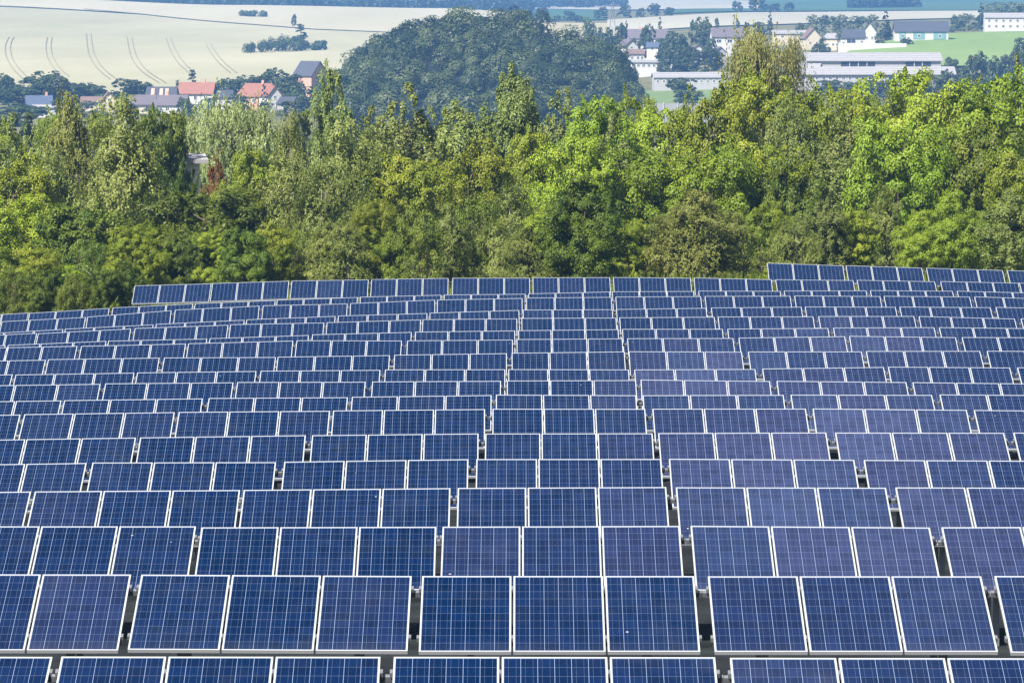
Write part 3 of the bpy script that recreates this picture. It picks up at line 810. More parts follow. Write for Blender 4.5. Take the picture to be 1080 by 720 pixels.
BEHIND = [
    ('maple', 64, 124, 60, 300, 'green treetop right of the pale tree below the blue roof'),
    ('poplar', 256, 120, 64, 310, 'pale green treetop below the large red roof'),
    ('maple', 2, 132, 60, 320, 'green treetop below the dark bushy tree on the far left'),
    ('far', 14, 122, 60, 420, 'dark bushy tree between the village and the left end of the belt'),
    ('poplar', 38, 130, 56, 330, 'pale green tree between the two left-hand birches and the blue roof'),
    ('maple', 96, 122, 60, 350, 'green tree seen between the slender birch and the broad pale birch'),
    ('maple', 172, 128, 60, 380, 'green tree below the violet-brown roofs'),
    ('poplar', 198, 132, 44, 300, 'pale green tree just left of the round pale willow'),
    ('maple', 276, 130, 56, 340, 'green tree below the white gable house'),
    ('dark', 324, 122, 50, 380, 'dark tree behind the narrow yellowish birch'),
    ('poplar', 392, 126, 60, 330, 'olive treetop at the left foot of the wooded knoll'),
    ('poplar', 450, 118, 60, 320, 'olive treetop between the two broad olive poplars'),
    ('poplar', 508, 118, 50, 320, 'olive treetop left of the tall spired poplar'),
    ('maple', 858, 104, 60, 320, 'green treetop below the left end of the lower barn'),
    ('maple', 914, 106, 60, 330, 'green treetop below the middle of the lower barn'),
    ('maple', 976, 104, 60, 330, 'green treetop below the right end of the lower barn'),
    ('maple', 1026, 100, 60, 330, 'green treetop below the right-hand dark trees'),
    ('maple', 776, 104, 60, 320, 'green treetop left of the weeping tan birch'),
    ('maple', 728, 116, 50, 300, 'green treetop below the right end of the grey wall'),
]
for row in BEHIND:
    tree(*row, group=BELT)
tree('russet', 226, 172, 26, 212, 'russet red-leaved tree beside the small white house', group=BELT)

FRONT = [  # px, top, width, style
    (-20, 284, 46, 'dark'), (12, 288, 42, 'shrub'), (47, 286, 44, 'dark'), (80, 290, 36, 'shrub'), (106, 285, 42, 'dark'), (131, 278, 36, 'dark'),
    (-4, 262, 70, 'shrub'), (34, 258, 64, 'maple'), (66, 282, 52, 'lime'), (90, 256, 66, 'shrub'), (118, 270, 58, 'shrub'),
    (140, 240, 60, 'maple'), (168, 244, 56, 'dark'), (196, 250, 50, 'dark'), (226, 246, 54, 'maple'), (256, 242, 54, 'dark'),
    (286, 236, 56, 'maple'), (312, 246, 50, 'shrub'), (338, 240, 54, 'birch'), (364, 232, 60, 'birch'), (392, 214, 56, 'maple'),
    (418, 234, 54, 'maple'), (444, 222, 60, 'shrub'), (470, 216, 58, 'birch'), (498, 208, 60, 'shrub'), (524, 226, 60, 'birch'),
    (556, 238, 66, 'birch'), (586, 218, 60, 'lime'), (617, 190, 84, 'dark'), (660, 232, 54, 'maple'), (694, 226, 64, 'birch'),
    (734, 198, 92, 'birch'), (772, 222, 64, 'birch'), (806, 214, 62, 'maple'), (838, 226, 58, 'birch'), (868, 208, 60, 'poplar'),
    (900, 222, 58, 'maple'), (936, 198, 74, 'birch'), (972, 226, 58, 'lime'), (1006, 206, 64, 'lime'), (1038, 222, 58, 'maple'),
    (1064, 198, 66, 'poplar'), (1092, 224, 60, 'maple'),
]
SHADE = {'shrub': 'dull green', 'dark': 'dark green', 'lime': 'yellow-green', 'birch': 'feathery light green', 'maple': 'mid green', 'poplar': 'soft green'}
SPECIAL = {617: 'dark cone-shaped shrub left of the middle of the last table row', 734: 'big fan-shaped yellow-green shrub left of the short last table row',
           936: 'feathery light green young tree above the short row nearest the trees', 66: 'low yellow-green bush above the leftmost table ends'}
FRONT.sort()
for i, (px, top, w, st) in enumerate(FRONT):
    lab = SPECIAL.get(px) or '%s shrub close behind the tables, %s' % (SHADE[st], ('leftmost' if i == 0 else 'rightmost' if i == len(FRONT) - 1 else 'number %d from the left' % (i + 1)))
    tree(st, px, top, w, (157.5 + 3 * rng.random()) if px in (-20, 12, 47, 80, 106, 131) else 168 + 9 * rng.random() + (6 if px > 790 else 0), lab, 'shrub', 'shrubs along the foot of the tree belt', name='shrub')


# grass and weeds between the last tables and the shrubs
def make_weeds():
    g = np.random.default_rng(8)
    n = 16000
    Y = g.uniform(156.5, 182, n); u = g.uniform(-60, 1140, n)
    X = (u - 540) / F_PX * Y
    Z = ground_h(X, Y)
    h = g.uniform(0.35, 1.1, n)
    P = np.stack([X, Y, Z + h * 0.45], 1)
    A = np.stack([g.normal(0, .25, n), g.normal(0, .25, n), np.ones(n)], 1)
    me = quads_mesh('weeds', leaf_quads(P, A, g.normal(0, 1, (n, 3)), h, np.full(n, 0.09)), LEAF['dark'], g.random(n))
    tag(link('weeds', me), 'tall weeds growing between the last tables and the shrubs', 'weeds', kind='stuff')


make_weeds()

# ------------------------------------------------------------------ fields beyond the belt
M['wheat'] = field_mat('ripening_wheat', (0.29, 0.276, 0.170), (0.405, 0.376, 0.25), 0.006, (1, 0.35, 1), 0.07)
M['wheat2'] = field_mat('pale_wheat', (0.37, 0.335, 0.225), (0.45, 0.41, 0.29), 0.006, (1, 0.2, 1), 0.04)
M['tram'] = plain('tractor_track_soil', (0.245, 0.225, 0.145), 0.95, 0, 0.3, 0.2)
M['barley'] = field_mat('yellow_barley', (0.31, 0.275, 0.155), (0.39, 0.345, 0.22), 0.01, (1, 0.2, 1), 0.05)
M['meadow'] = field_mat('green_meadow', (0.11, 0.165, 0.055), (0.16, 0.215, 0.085), 0.02, (1, 0.3, 1), 0.12)
M['crop'] = field_mat('green_crop', (0.135, 0.21, 0.06), (0.19, 0.26, 0.085), 0.02, (1, 0.25, 1), 0.10)
M['farcrop'] = field_mat('dark_green_crop', (0.045, 0.095, 0.045), (0.07, 0.13, 0.06), 0.004, (1, 0.3, 1), 0.08)
M['stubble'] = field_mat('bright_stubble', (0.32, 0.30, 0.225), (0.40, 0.375, 0.29), 0.004, (1, 0.3, 1), 0.05)


def field(name, pts_near, pts_far, m, lift, nr=40, nc=60, extra=None):
    """sheet between a near and a far edge; edges are lists of (px, depth) corners laid on the terrain"""
    a = np.array(sorted(pts_near), float); b = np.array(sorted(pts_far), float)
    u = np.linspace(a[0, 0], a[-1, 0], nc)
    ub = b[0, 0] + (u - u[0]) / (u[-1] - u[0]) * (b[-1, 0] - b[0, 0])
    z0 = np.interp(u, a[:, 0], a[:, 1]); z1 = np.interp(ub, b[:, 0], b[:, 1])
    s = np.linspace(0, 1, nr)[:, None]
    Zd = z0 * (1 - s) + z1 * s
    U = u * (1 - s) + ub * s
    X = (U - 540) / F_PX * Zd
    o = link(name, grid_mesh(name, X, Zd, ground_h(X, Zd) + lift, [m]))
    return tag(o, kind='structure')


def depth_of(px, py, z0=1100):
    return hit(px, py, z0)[1]


# the big wheat slope on the left, its lower part with tractor tracks
field('wheat_field', [(-220, 1440), (330, 1440), (540, 1500)], [(-220, 2860), (150, 2680), (330, 2420), (540, 2300)], M['wheat'], 0.7, 70, 90)
field('upper_wheat_field', [(-220, 2880), (150, 2700), (330, 2440), (540, 2320)], [(-220, 3010), (0, 3010), (250, 3010), (540, 2960)], M['wheat2'], 0.7, 40, 90)


def tracks():
    m = MB()
    lines = [
        [(10, 41), (8, 43), (5, 51), (6, 62), (12, 73), (22, 84), (30, 89)],
        [(50, 41), (48, 50), (49, 60), (53, 69), (60, 78), (66, 83)],
        [(91, 37), (91.5, 46), (93, 58), (98, 69), (106, 78), (116, 86)],
        [(134, 41), (135, 50), (138, 62), (144, 72), (152, 80), (168, 90)],
        [(175, 42), (178, 51), (183, 62), (190, 71), (200, 80)],
        [(217, 48), (221, 56), (226, 63), (233, 71), (243, 79)],
        [(-32, 45), (-35, 55), (-33, 66), (-26, 78), (-16, 88)],
    ]
    for ln in lines:
        for off in (0.0, 2.6):
            P = []
            for (px, py) in ln:
                h = hit(px, py)
                P.append(np.array(h))
            # smooth, resample on the ground
            P = np.array(P)
            tt = np.linspace(0, len(P) - 1, 50)
            Q = np.stack([np.interp(tt, range(len(P)), P[:, k]) for k in range(2)], 1)
            for _ in range(12): Q[1:-1] = (Q[:-2] + 2 * Q[1:-1] + Q[2:]) / 4
            X = Q[:, 0] + off; Y = Q[:, 1]
            w = 0.23
            vs = []
            for x, y in zip(X, Y):
                vs += [(x - w, y, gh(x - w, y) + 1.0), (x + w, y, gh(x + w, y) + 1.0)]
            m.add(vs, [(2 * k, 2 * k + 1, 2 * k + 3, 2 * k + 2) for k in range(len(X) - 1)])
    # farm track between the two wheat fields
    us = np.linspace(90, 480, 90)
    zs = np.interp(us, [90, 150, 330, 480], [2745, 2690, 2430, 2340])
    vs = []
    for u, z in zip(us, zs):
        x = (u - 540) / F_PX * z
        vs += [(x, z - 3, gh(x, z - 3) + 1.0), (x, z + 3, gh(x, z + 3) + 1.0)]
    m.add(vs, [(2 * k, 2 * k + 1, 2 * k + 3, 2 * k + 2) for k in range(len(us) - 1)])
    tag(m.build('path', M['tram']), kind='structure')


tracks()
# right-hand side: meadow in the valley, green slope, barley strips, far fields
field('meadow', [(600, 1230), (800, 1230)], [(600, 1450), (800, 1450)], M['meadow'], 0.6)
field('green_field', [(862, 1570), (1300, 1530)], [(900, 1700), (960, 1780), (1040, 1830), (1300, 1840)], M['crop'], 0.7)
field('barley_field', [(540, 2080), (640, 2080), (700, 2080)], [(540, 2620), (610, 2560), (700, 2480)], M['barley'], 0.7)
field('stubble_field', [(640, 2250), (800, 2300), (1000, 2400), (1300, 2500)], [(640, 2700), (800, 2900), (1000, 2960), (1300, 2980)], M['stubble'], 0.7)
field('far_green_field', [(700, 3010), (1000, 3010), (1300, 3010)], [(700, 4600), (1000, 4600), (1300, 4600)], M['farcrop'], 0.9)
field('far_meadow', [(545, 2720), (640, 2720)], [(545, 3800), (640, 3800)], M['farcrop'], 0.8)
field('far_stubble_field', [(560, 3850), (800, 3300)], [(560, 5000), (800, 4300)], M['stubble'], 1.2)

# ------------------------------------------------------------------ buildings
W = {
    'lilac': plain('lilac_grey_render', (0.40, 0.385, 0.40), 0.85, 0, 0.10, 0.5),
    'white': plain('white_render', (0.58, 0.57, 0.55), 0.85, 0, 0.06, 0.8),
    'cream': plain('cream_render', (0.58, 0.51, 0.39), 0.85, 0, 0.07, 0.8),
    'pink': plain('pink_brick', (0.55, 0.32, 0.25), 0.9, 0, 0.12, 1.0),
    'grey': plain('grey_concrete', (0.42, 0.42, 0.43), 0.9, 0, 0.12, 0.5),
    'violetgrey': plain('grey_render', (0.34, 0.32, 0.36), 0.85, 0, 0.1, 0.7),
    'teal': plain('teal_cladding', (0.16, 0.30, 0.32), 0.7, 0, 0.08, 0.7),
    'dark': plain('dark_opening', (0.03, 0.035, 0.045), 0.8),
    'glass': plain('window_glass', (0.05, 0.06, 0.08), 0.15, 0, 0.05, 1.0, 0.6),
    'frame': plain('white_window_frame', (0.75, 0.75, 0.74), 0.6, 0, 0.03),
    'timber': plain('brown_door', (0.16, 0.09, 0.05), 0.7),
}
RF = {
    'red': roof_mat('red_tiles', (0.25, 0.105, 0.075)),
    'slate': roof_mat('dark_slate', (0.05, 0.054, 0.072)),
    'blue': roof_mat('blue_grey_slate', (0.065, 0.085, 0.14)),
    'violet': roof_mat('violet_grey_tiles', (0.12, 0.10, 0.115)),
    'light': roof_mat('pale_fibre_cement', (0.28, 0.27, 0.275), 0.4),
    'brown': roof_mat('brown_tiles', (0.17, 0.11, 0.095)),
}


def add_window(root, x, y, z, w, h, face, mat_frame=None):
    """framed window proud of a wall; face 'front' looks to -y, 'side' to +x"""
    fr, gl = MB(), MB()
    t = 0.14
    if face == 'front':
        fr.box(x - w / 2, x + w / 2, y - 0.08, y - 0.003, z + h - t, z + h); fr.box(x - w / 2, x + w / 2, y - 0.08, y - 0.003, z, z + t)
        fr.box(x - w / 2, x - w / 2 + t, y - 0.08, y - 0.003, z + t, z + h - t); fr.box(x + w / 2 - t, x + w / 2, y - 0.08, y - 0.003, z + t, z + h - t)
        fr.box(x - 0.04, x + 0.04, y - 0.07, y - 0.003, z + t, z + h - t)
        gl.box(x - w / 2 + t, x + w / 2 - t, y - 0.04, y - 0.004, z + t, z + h - t)
    else:
        fr.box(x + 0.003, x + 0.08, y - w / 2, y + w / 2, z + h - t, z + h); fr.box(x + 0.003, x + 0.08, y - w / 2, y + w / 2, z, z + t)
        fr.box(x + 0.003, x + 0.08, y - w / 2, y - w / 2 + t, z + t, z + h - t); fr.box(x + 0.003, x + 0.08, y + w / 2 - t, y + w / 2, z + t, z + h - t)
        gl.box(x + 0.004, x + 0.04, y - w / 2 + t, y + w / 2 - t, z + t, z + h - t)
    f = fr.build('window', mat_frame or W['frame'], root)
    gl.build('pane', W['glass'], f)
    return f


def house(name, label, px, py_base, depth, wpx, eave, ridge, dpt, wall='white', roof='red', rot=0.0, axis='x', hip=0.0, wins=(), sidewins=(),
          chimney=None, door=None, cat='house', base_drop=1.5, group=None, gable=None, over=0.45):
    """gabled (or hipped) building; px, py_base give its front foot, wpx its frontage in photo pixels, eave and ridge heights in metres"""
    p = at(px, py_base, depth)
    w = wpx / F_PX * depth
    z0 = max(p[2], gh(p[0], p[1]) + 0.8)
    root = empty(name, (p[0], p[1], z0), R(rot))
    hw = w / 2
    low = min(gh(p[0], p[1]), gh(p[0], p[1] + dpt)) - z0 - base_drop
    low = min(low, -0.3)
    m = MB()
    hd = dpt
    if axis == 'x':        # ridge runs across the view, gables on the sides
        vs = [(-hw, 0, low), (hw, 0, low), (hw, hd, low), (-hw, hd, low), (-hw, 0, eave), (hw, 0, eave), (hw, hd, eave), (-hw, hd, eave), (-hw, hd / 2, ridge), (hw, hd / 2, ridge)]
        if hip > 0: vs[8] = (-hw + hip, hd / 2, eave + 0.01); vs[9] = (hw - hip, hd / 2, eave + 0.01)
        fs = [(0, 1, 5, 4), (2, 3, 7, 6), (1, 2, 6, 9, 5) if hip == 0 else (1, 2, 6, 5), (3, 0, 4, 8, 7) if hip == 0 else (3, 0, 4, 7)]
        wl = m.add(vs, fs).build('wall', W[wall], root)
        t = 0.22; o = over
        k = (ridge - eave) / (hd / 2)
        r = MB()
        xl, xr = -hw - o, hw + o
        hp = hip
        for side in (0, 1):
            ye = -o if side == 0 else hd + o
            ze = eave - o * k + 0.04; zr = ridge + 0.04
            a = [(xl, ye, ze), (xr, ye, ze), (xr - hp - (o if hp else 0), hd / 2, zr), (xl + hp + (o if hp else 0), hd / 2, zr)]
            b = [(q[0], q[1], q[2] + t) for q in a]
            r.add(a + b, [(3, 2, 1, 0), (4, 5, 6, 7), (0, 1, 5, 4), (1, 2, 6, 5), (2, 3, 7, 6), (3, 0, 4, 7)])
        if hip > 0:
            for sx in (-1, 1):
                xe = sx * (hw + o); xi = sx * (hw - hip)
                ze = eave - o * k + 0.045
                a = [(xe, -o, ze), (xe, hd + o, ze), (xi, hd / 2, ridge + 0.045)]
                b = [(q[0], q[1], q[2] + t) for q in a]
                r.add(a + b, [(2, 1, 0), (3, 4, 5), (0, 1, 4, 3), (1, 2, 5, 4), (2, 0, 3, 5)])
        rf = r.build('roof', RF[roof], root)
    else:                  # gable faces the viewer
        vs = [(-hw, 0, low), (hw, 0, low), (hw, hd, low), (-hw, hd, low), (-hw, 0, eave), (hw, 0, eave), (hw, hd, eave), (-hw, hd, eave), (0, 0, ridge), (0, hd, ridge)]
        fs = [(0, 1, 5, 8, 4), (2, 3, 7, 9, 6), (1, 2, 6, 5), (3, 0, 4, 7)]
        wl = m.add(vs, fs).build('wall', W[wall], root)
        t = 0.22; o = over
        k = (ridge - eave) / hw
        r = MB()
        for sx in (-1, 1):
            xe = sx * (hw + o); ze = eave - o * k + 0.04; zr = ridge + 0.04
            a = [(xe, -o, ze), (xe, hd + o, ze), (0, hd + o, zr), (0, -o, zr)]
            b = [(q[0], q[1], q[2] + t) for q in a]
            r.add(a + b, [(3, 2, 1, 0), (4, 5, 6, 7), (0, 1, 5, 4), (1, 2, 6, 5), (2, 3, 7, 6), (3, 0, 4, 7)])
        rf = r.build('roof', RF[roof], root)
    if gable:              # side gable of another colour, set proud of the wall
        g = MB(); x = hw + 0.02
        g.add([(x, 0, low), (x, hd, low), (x, hd, eave), (x, hd / 2, ridge - 0.1), (x, 0, eave)], [(0, 1, 2, 3, 4)])
        g.add([(x + .06, 0, low), (x + .06, hd, low), (x + .06, hd, eave), (x + .06, hd / 2, ridge - 0.1), (x + .06, 0, eave)], [(0, 1, 2, 3, 4)])
        g.build('gable', W[gable], root)
    for (wx, wz, ww, wh) in wins: add_window(root, wx * w, 0, wz, ww, wh, 'front')
    for (wy, wz, ww, wh) in sidewins: add_window(root, hw + (0.085 if gable else 0), wy * hd, wz, ww, wh, 'side')
    if chimney is not None:
        for cx in (chimney if isinstance(chimney, (list, tuple)) else [chimney]):
            if axis == 'x': c = MB().box(cx * w - .4, cx * w + .4, hd / 2 - .3, hd / 2 + .4, ridge - 0.8, ridge + 1.3)
            else: c = MB().box(-.3, .4, hd * .5 - .4, hd * .5 + .4, ridge - 0.8, ridge + 1.2)
            c.build('chimney', W['pink'], rf)
    if door is not None:
        MB().box(door * w - .55, door * w + .55, -0.07, -0.003, 0, 2.1).build('door', W['timber'], root)
    tag(root, label, cat, group)
    return root


VL = 'houses of the village below the wheat field'
house('house', 'red-roofed house with half its roof in dark shadowed tiles, above the round willow', 206, 108, 1300, 36, 2.9, 6.2, 8, 'white', 'red', -6, wins=[(-.3, .8, 1.3, 1.4), (0, .8, 1.3, 1.4), (.3, .8, 1.3, 1.4)], chimney=.2, group=VL)
sl = house('house', 'dark-roofed house with pink roof windows, left of the red-roofed houses', 169, 111, 1290, 30, 2.6, 5.6, 9, 'white', 'slate', -4, wins=[(-.3, .7, 1.2, 1.3), (.1, .7, 1.2, 1.3)], group=VL)
k = 3.0 / 4.5
for fx in (-.28, 0.02, .22):
    m = MB(); x = fx * 30 / F_PX * 1290
    a = [(x - .55, .5, 2.6 + .5 * k + .28), (x + .55, .5, 2.6 + .5 * k + .28), (x + .25, 3.6, 2.6 + 3.6 * k + .28), (x - .85, 3.6, 2.6 + 3.6 * k + .28)]
    m.add(a + [(q[0], q[1], q[2] + .06) for q in a], [(3, 2, 1, 0), (4, 5, 6, 7), (0, 1, 5, 4), (1, 2, 6, 5), (2, 3, 7, 6), (3, 0, 4, 7)]).build('roof_window', W['pink'], sl)
house('house', 'large hipped red-roofed house with a bright white gable wing', 270, 112, 1290, 42, 3.2, 7.0, 10, 'pink', 'red', -8, hip=2.0, wins=[(-.3, 1.0, 1.4, 1.4), (-.05, 1.0, 1.4, 1.4), (.2, 1.0, 1.4, 1.4)], chimney=[.1], group=VL)
house('house', 'bright white narrow gable house at the right of the large red roof', 290, 124, 1275, 15, 4.6, 7.4, 9, 'white', 'red', 22, axis='y', wins=[(-.18, 1.0, 1.1, 1.3), (.18, 1.0, 1.1, 1.3), (0, 3.4, 1.0, 1.2)], group=VL)
house('house', 'steep dark-roofed house with a pink brick gable beside the wooded knoll', 319, 88, 1420, 25, 2.9, 7.6, 9, 'pink', 'slate', -38, gable='pink', sidewins=[(.3, 1.2, 1.2, 1.3), (.65, 1.2, 1.2, 1.3), (.5, 4.0, 1.1, 1.2)], group=VL)
house('house', 'low house with violet-brown roof left of the dark-roofed house', 150, 120, 1255, 26, 2.3, 5.0, 8, 'cream', 'violet', 4, wins=[(-.2, .6, 1.2, 1.2), (.2, .6, 1.2, 1.2)], group=VL)
house('house', 'house with broad brown-violet roof in front of the dark-roofed house', 180, 126, 1240, 30, 2.6, 5.4, 9, 'white', 'violet', -5, wins=[(-.35, .8, 1.1, 1.2), (-.1, .8, 1.1, 1.2)], chimney=-.2, group=VL)
house('house', 'small pale house with a dark slate roof just above the round willow', 236, 111, 1300, 18, 2.6, 4.6, 6, 'white', 'slate', 5, wins=[(-.2, .8, 1.1, 1.2), (.2, .8, 1.1, 1.2)], group=VL)
house('house', 'cream gable house between the two tall birches', 115, 116, 1270, 15, 3.0, 5.6, 8, 'cream', 'brown', 8, axis='y', wins=[(0, 2.6, 1.1, 1.2)], group=VL)
house('house', 'blue-roofed house with white dormers at the left of the village', 42, 121, 1240, 26, 2.5, 5.2, 8, 'white', 'blue', 10, wins=[(-.3, .7, 1.2, 1.3), (0, .7, 1.2, 1.3), (.3, .7, 1.2, 1.3)], chimney=.3, group=VL)
house('shed', 'low white flat shed in front of the blue-roofed house', 47, 130, 1225, 24, 2.2, 2.9, 5, 'white', 'light', 3, cat='shed', group=VL)
house('house', 'low cream house with long roof behind the slender birch', 98, 116, 1280, 24, 2.0, 3.6, 7, 'cream', 'brown', 3, wins=[(-.2, .6, 1.1, 1.1), (.2, .6, 1.1, 1.1)], group=VL)
house('house', 'white house showing through a gap in the tree belt beside the russet tree', 202, 202, 226, 18, 1.6, 1.8, 5, 'white', 'light', 8, wins=[(-.28, .35, .8, .8)], group=VL)
house('house', 'grey house half hidden at the foot of the white gable house', 300, 131, 1250, 16, 2.8, 4.6, 7, 'violetgrey', 'slate', -20, wins=[(0, .9, 1.2, 1.2)], group=VL)

FR = 'farm buildings on the right of the knoll'
house('farmhouse', 'white farmhouse with red-brown roof right of the wooded knoll', 671, 66, 1600, 17, 3.4, 5.0, 7, 'white', 'brown', 6, wins=[(-.25, 1.2, 1.2, 1.3), (.1, 1.2, 1.2, 1.3), (.36, 1.2, 1.2, 1.3)], group=FR)
house('farmhouse', 'white gable house directly behind the red-brown farmhouse roof', 666, 58, 1660, 15, 3.6, 6.2, 9, 'white', 'violet', 18, axis='y', wins=[(0, 2.4, 1.2, 1.2)], group=FR)
house('annex', 'long low white annex with dark windows below the farmhouse', 687, 73, 1580, 46, 2.6, 3.4, 8, 'white', 'light', 3, wins=[(-.42 + .12 * i, .8, 1.3, 1.2) for i in range(8)], cat='building', group=FR)
house('farmhouse', 'broad violet-roofed house among trees above the white farmhouse', 684, 47, 1750, 42, 2.8, 6.4, 9, 'white', 'violet', 2, chimney=-.2, wins=[(.3, .9, 1.2, 1.3), (.4, .9, 1.2, 1.3)], group=FR)
house('cottage', 'small white cottage with blue roof among trees', 688, 55, 1640, 12, 2.0, 3.6, 6, 'white', 'blue', -8, wins=[(0, .7, 1.2, 1.0)], group=FR)
house('shed', 'long pale stable with square dark windows behind the round dark tree', 734, 97, 1440, 88, 4.2, 5.8, 10, 'lilac', 'light', 3, wins=[(-.46 + .075 * i, 2.2, 1.1, 1.2) for i in range(13)], cat='stable', group=FR)
house('farmhouse', 'house with violet-grey roof and dark windows left of the weeping birch', 768, 48, 1680, 33, 3.6, 7.0, 10, 'white', 'violet', 4, wins=[(-.3, 1.0, 2.2, 1.6), (.05, 1.0, 2.2, 1.6), (.32, 1.0, 2.0, 1.6)], group=FR)
house('cottage', 'small dark-walled cottage with white gable below the violet-grey roof', 760, 63, 1600, 12, 3.0, 5.0, 6, 'violetgrey', 'violet', 10, axis='y', wins=[(0, 1.0, 1.4, 1.6)], group=FR)
house('cottage', 'tiny white cottage among dark trees left of the weeping birch', 736, 57, 1640, 9, 2.4, 3.6, 5, 'white', 'violet', 12, axis='y', wins=[(0, .9, 1.2, 1.0)], group=FR)

BN = 'barns and houses on the far right'
b1 = house('barn', 'long upper barn with pale roof and two wide dark openings', 922, 79, 1500, 141, 5.3, 8.0, 16, 'lilac', 'light', 1.5, cat='barn', group=BN, over=0.8)
w1 = 141 / F_PX * 1500
MB().box(-.25 * w1, .005 * w1, -0.12, -0.004, 2.0, 4.9).build('opening', W['dark'], b1)
MB().box(.235 * w1, .425 * w1, -0.12, -0.004, 2.0, 4.9).build('opening', W['dark'], b1)
for fx in (-.185, -.12, -.055, .30, .36):
    MB().box(fx * w1 - .16, fx * w1 + .16, -0.35, -0.125, .0, 5.1).build('post', W['grey'], b1)
house('barn', 'long lower barn with pale flat roof and a row of small windows', 924, 91, 1440, 166, 4.3, 6.7, 12, 'lilac', 'light', 1.5, wins=[(-.46 + .042 * i, 2.2, 1.3, 1.3) for i in range(22)], cat='barn', group=BN, over=0.7)
house('shed', 'pale lean-to shed at the left end of the lower barn', 850, 80, 1470, 26, 2.6, 4.2, 9, 'grey', 'light', -14, cat='shed', group=BN)
house('house', 'bright white gable house with steep roof in front of dark-roofed rows', 917, 48, 1740, 15, 4.2, 8.2, 10, 'white', 'slate', -6, axis='y', wins=[(-.2, 1.0, 1.2, 1.4), (.2, 1.0, 1.2, 1.4)], group=BN)
house('house', 'white house with dark roof left of the steep white gable', 899, 50, 1720, 27, 3.2, 6.6, 9, 'white', 'slate', 2, wins=[(-.05, .7, 4.0, 2.0), (.36, .9, 1.1, 1.2)], group=BN)
tr = house('house', 'long dark-roofed terrace with teal and white front behind the green slope', 972, 45, 1730, 56, 3.6, 7.8, 12, 'white', 'slate', -2, wins=[], group=BN)
wt = 56 / F_PX * 1730
for a, c in ((-.42, -.3), (-.16, .06), (.22, .46)):
    MB().box(a * wt, c * wt, -0.1, -0.004, .2, 3.3).build('cladding', W['teal'], tr)
for fx in (-.36, -.05, .34): add_window(tr, fx * wt, -0.1, 1.0, 1.4, 1.4, 'front')
house('house', 'cream gable house left of the white houses, behind the weeping birch', 858, 50, 1720, 18, 4.0, 8.0, 9, 'cream', 'brown', 8, axis='y', wins=[(-.2, 1.2, 1.1, 1.3), (.2, 1.2, 1.1, 1.3)], group=BN)
house('house', 'cream house with hipped roof between two gabled houses', 877, 52, 1700, 17, 4.4, 6.4, 9, 'cream', 'light', -4, hip=1.5, wins=[(-.25, 1.2, 1.1, 1.3), (.1, 1.2, 1.1, 1.3), (.35, 1.2, 1.1, 1.3)], group=BN)
house('house', 'low cream building between the violet-grey roof and the weeping birch', 838, 42, 1780, 44, 2.6, 4.0, 9, 'cream', 'light', 2, wins=[(-.3, .8, 1.2, 1.2), (0, .8, 1.2, 1.2), (.3, .8, 1.2, 1.2)], group=BN)
house('apartment_building', 'long white building at the top of the green slope', 1076, 37, 1850, 74, 5.6, 7.6, 12, 'white', 'light', -3, wins=[(-.44 + .1 * i, zz, 1.3, 1.5) for i in range(9) for zz in (0.9, 3.5)], cat='building', group=BN)


# free-standing walls
def wall(name, label, px0, px1, py, depth, h, m, thick=0.3, posts=0):
    a = at(px0, py, depth); b = at(px1, py, depth)
    root = empty(name, a)
    L = b[0] - a[0]
    MB().box(0, L, 0, thick, -4.5, h).build('wall_panel', m, root)
    for i in range(posts):
        x = L * (i + .5) / posts
        MB().box(x - .16, x + .16, -0.2, -0.003, -4.5, h + .35).build('post', W['grey'], root)
    tag(root, label, 'wall')


wall('noise_barrier', 'long grey concrete wall with posts below the meadow', 618, 752, 122, 1180, 3.6, plain('weathered_grey_wall', (0.30, 0.30, 0.31), .9, 0, .2, .4), .3, 9)
wall('garden_wall', 'low white garden wall in front of the dark-roofed houses', 884, 956, 51.5, 1680, 2.2, W['white'], .3)


# ------------------------------------------------------------------ distant trees
def far_tree(style, px, top, base, width, depth, label, group, cat='tree', name='tree'):
    v = int(rng.integers(0, 3))
    me, tm, H, rad = proto(style, v)
    p = at(px, base, depth)
    z = min(p[2], gh(p[0], p[1]) + 0.2)
    hz = at(px, top, depth)[2] - z
    sx = width / F_PX * depth / (2 * rad)
    root = empty(name, (p[0], p[1], z), float(rng.uniform(0, 6.28)))
    for o in (link('crown', me, root), link('trunk', tm, root)): o.scale = (sx, sx, max(hz, .8) / (H * 1.03))
    tag(root, label, cat, group)


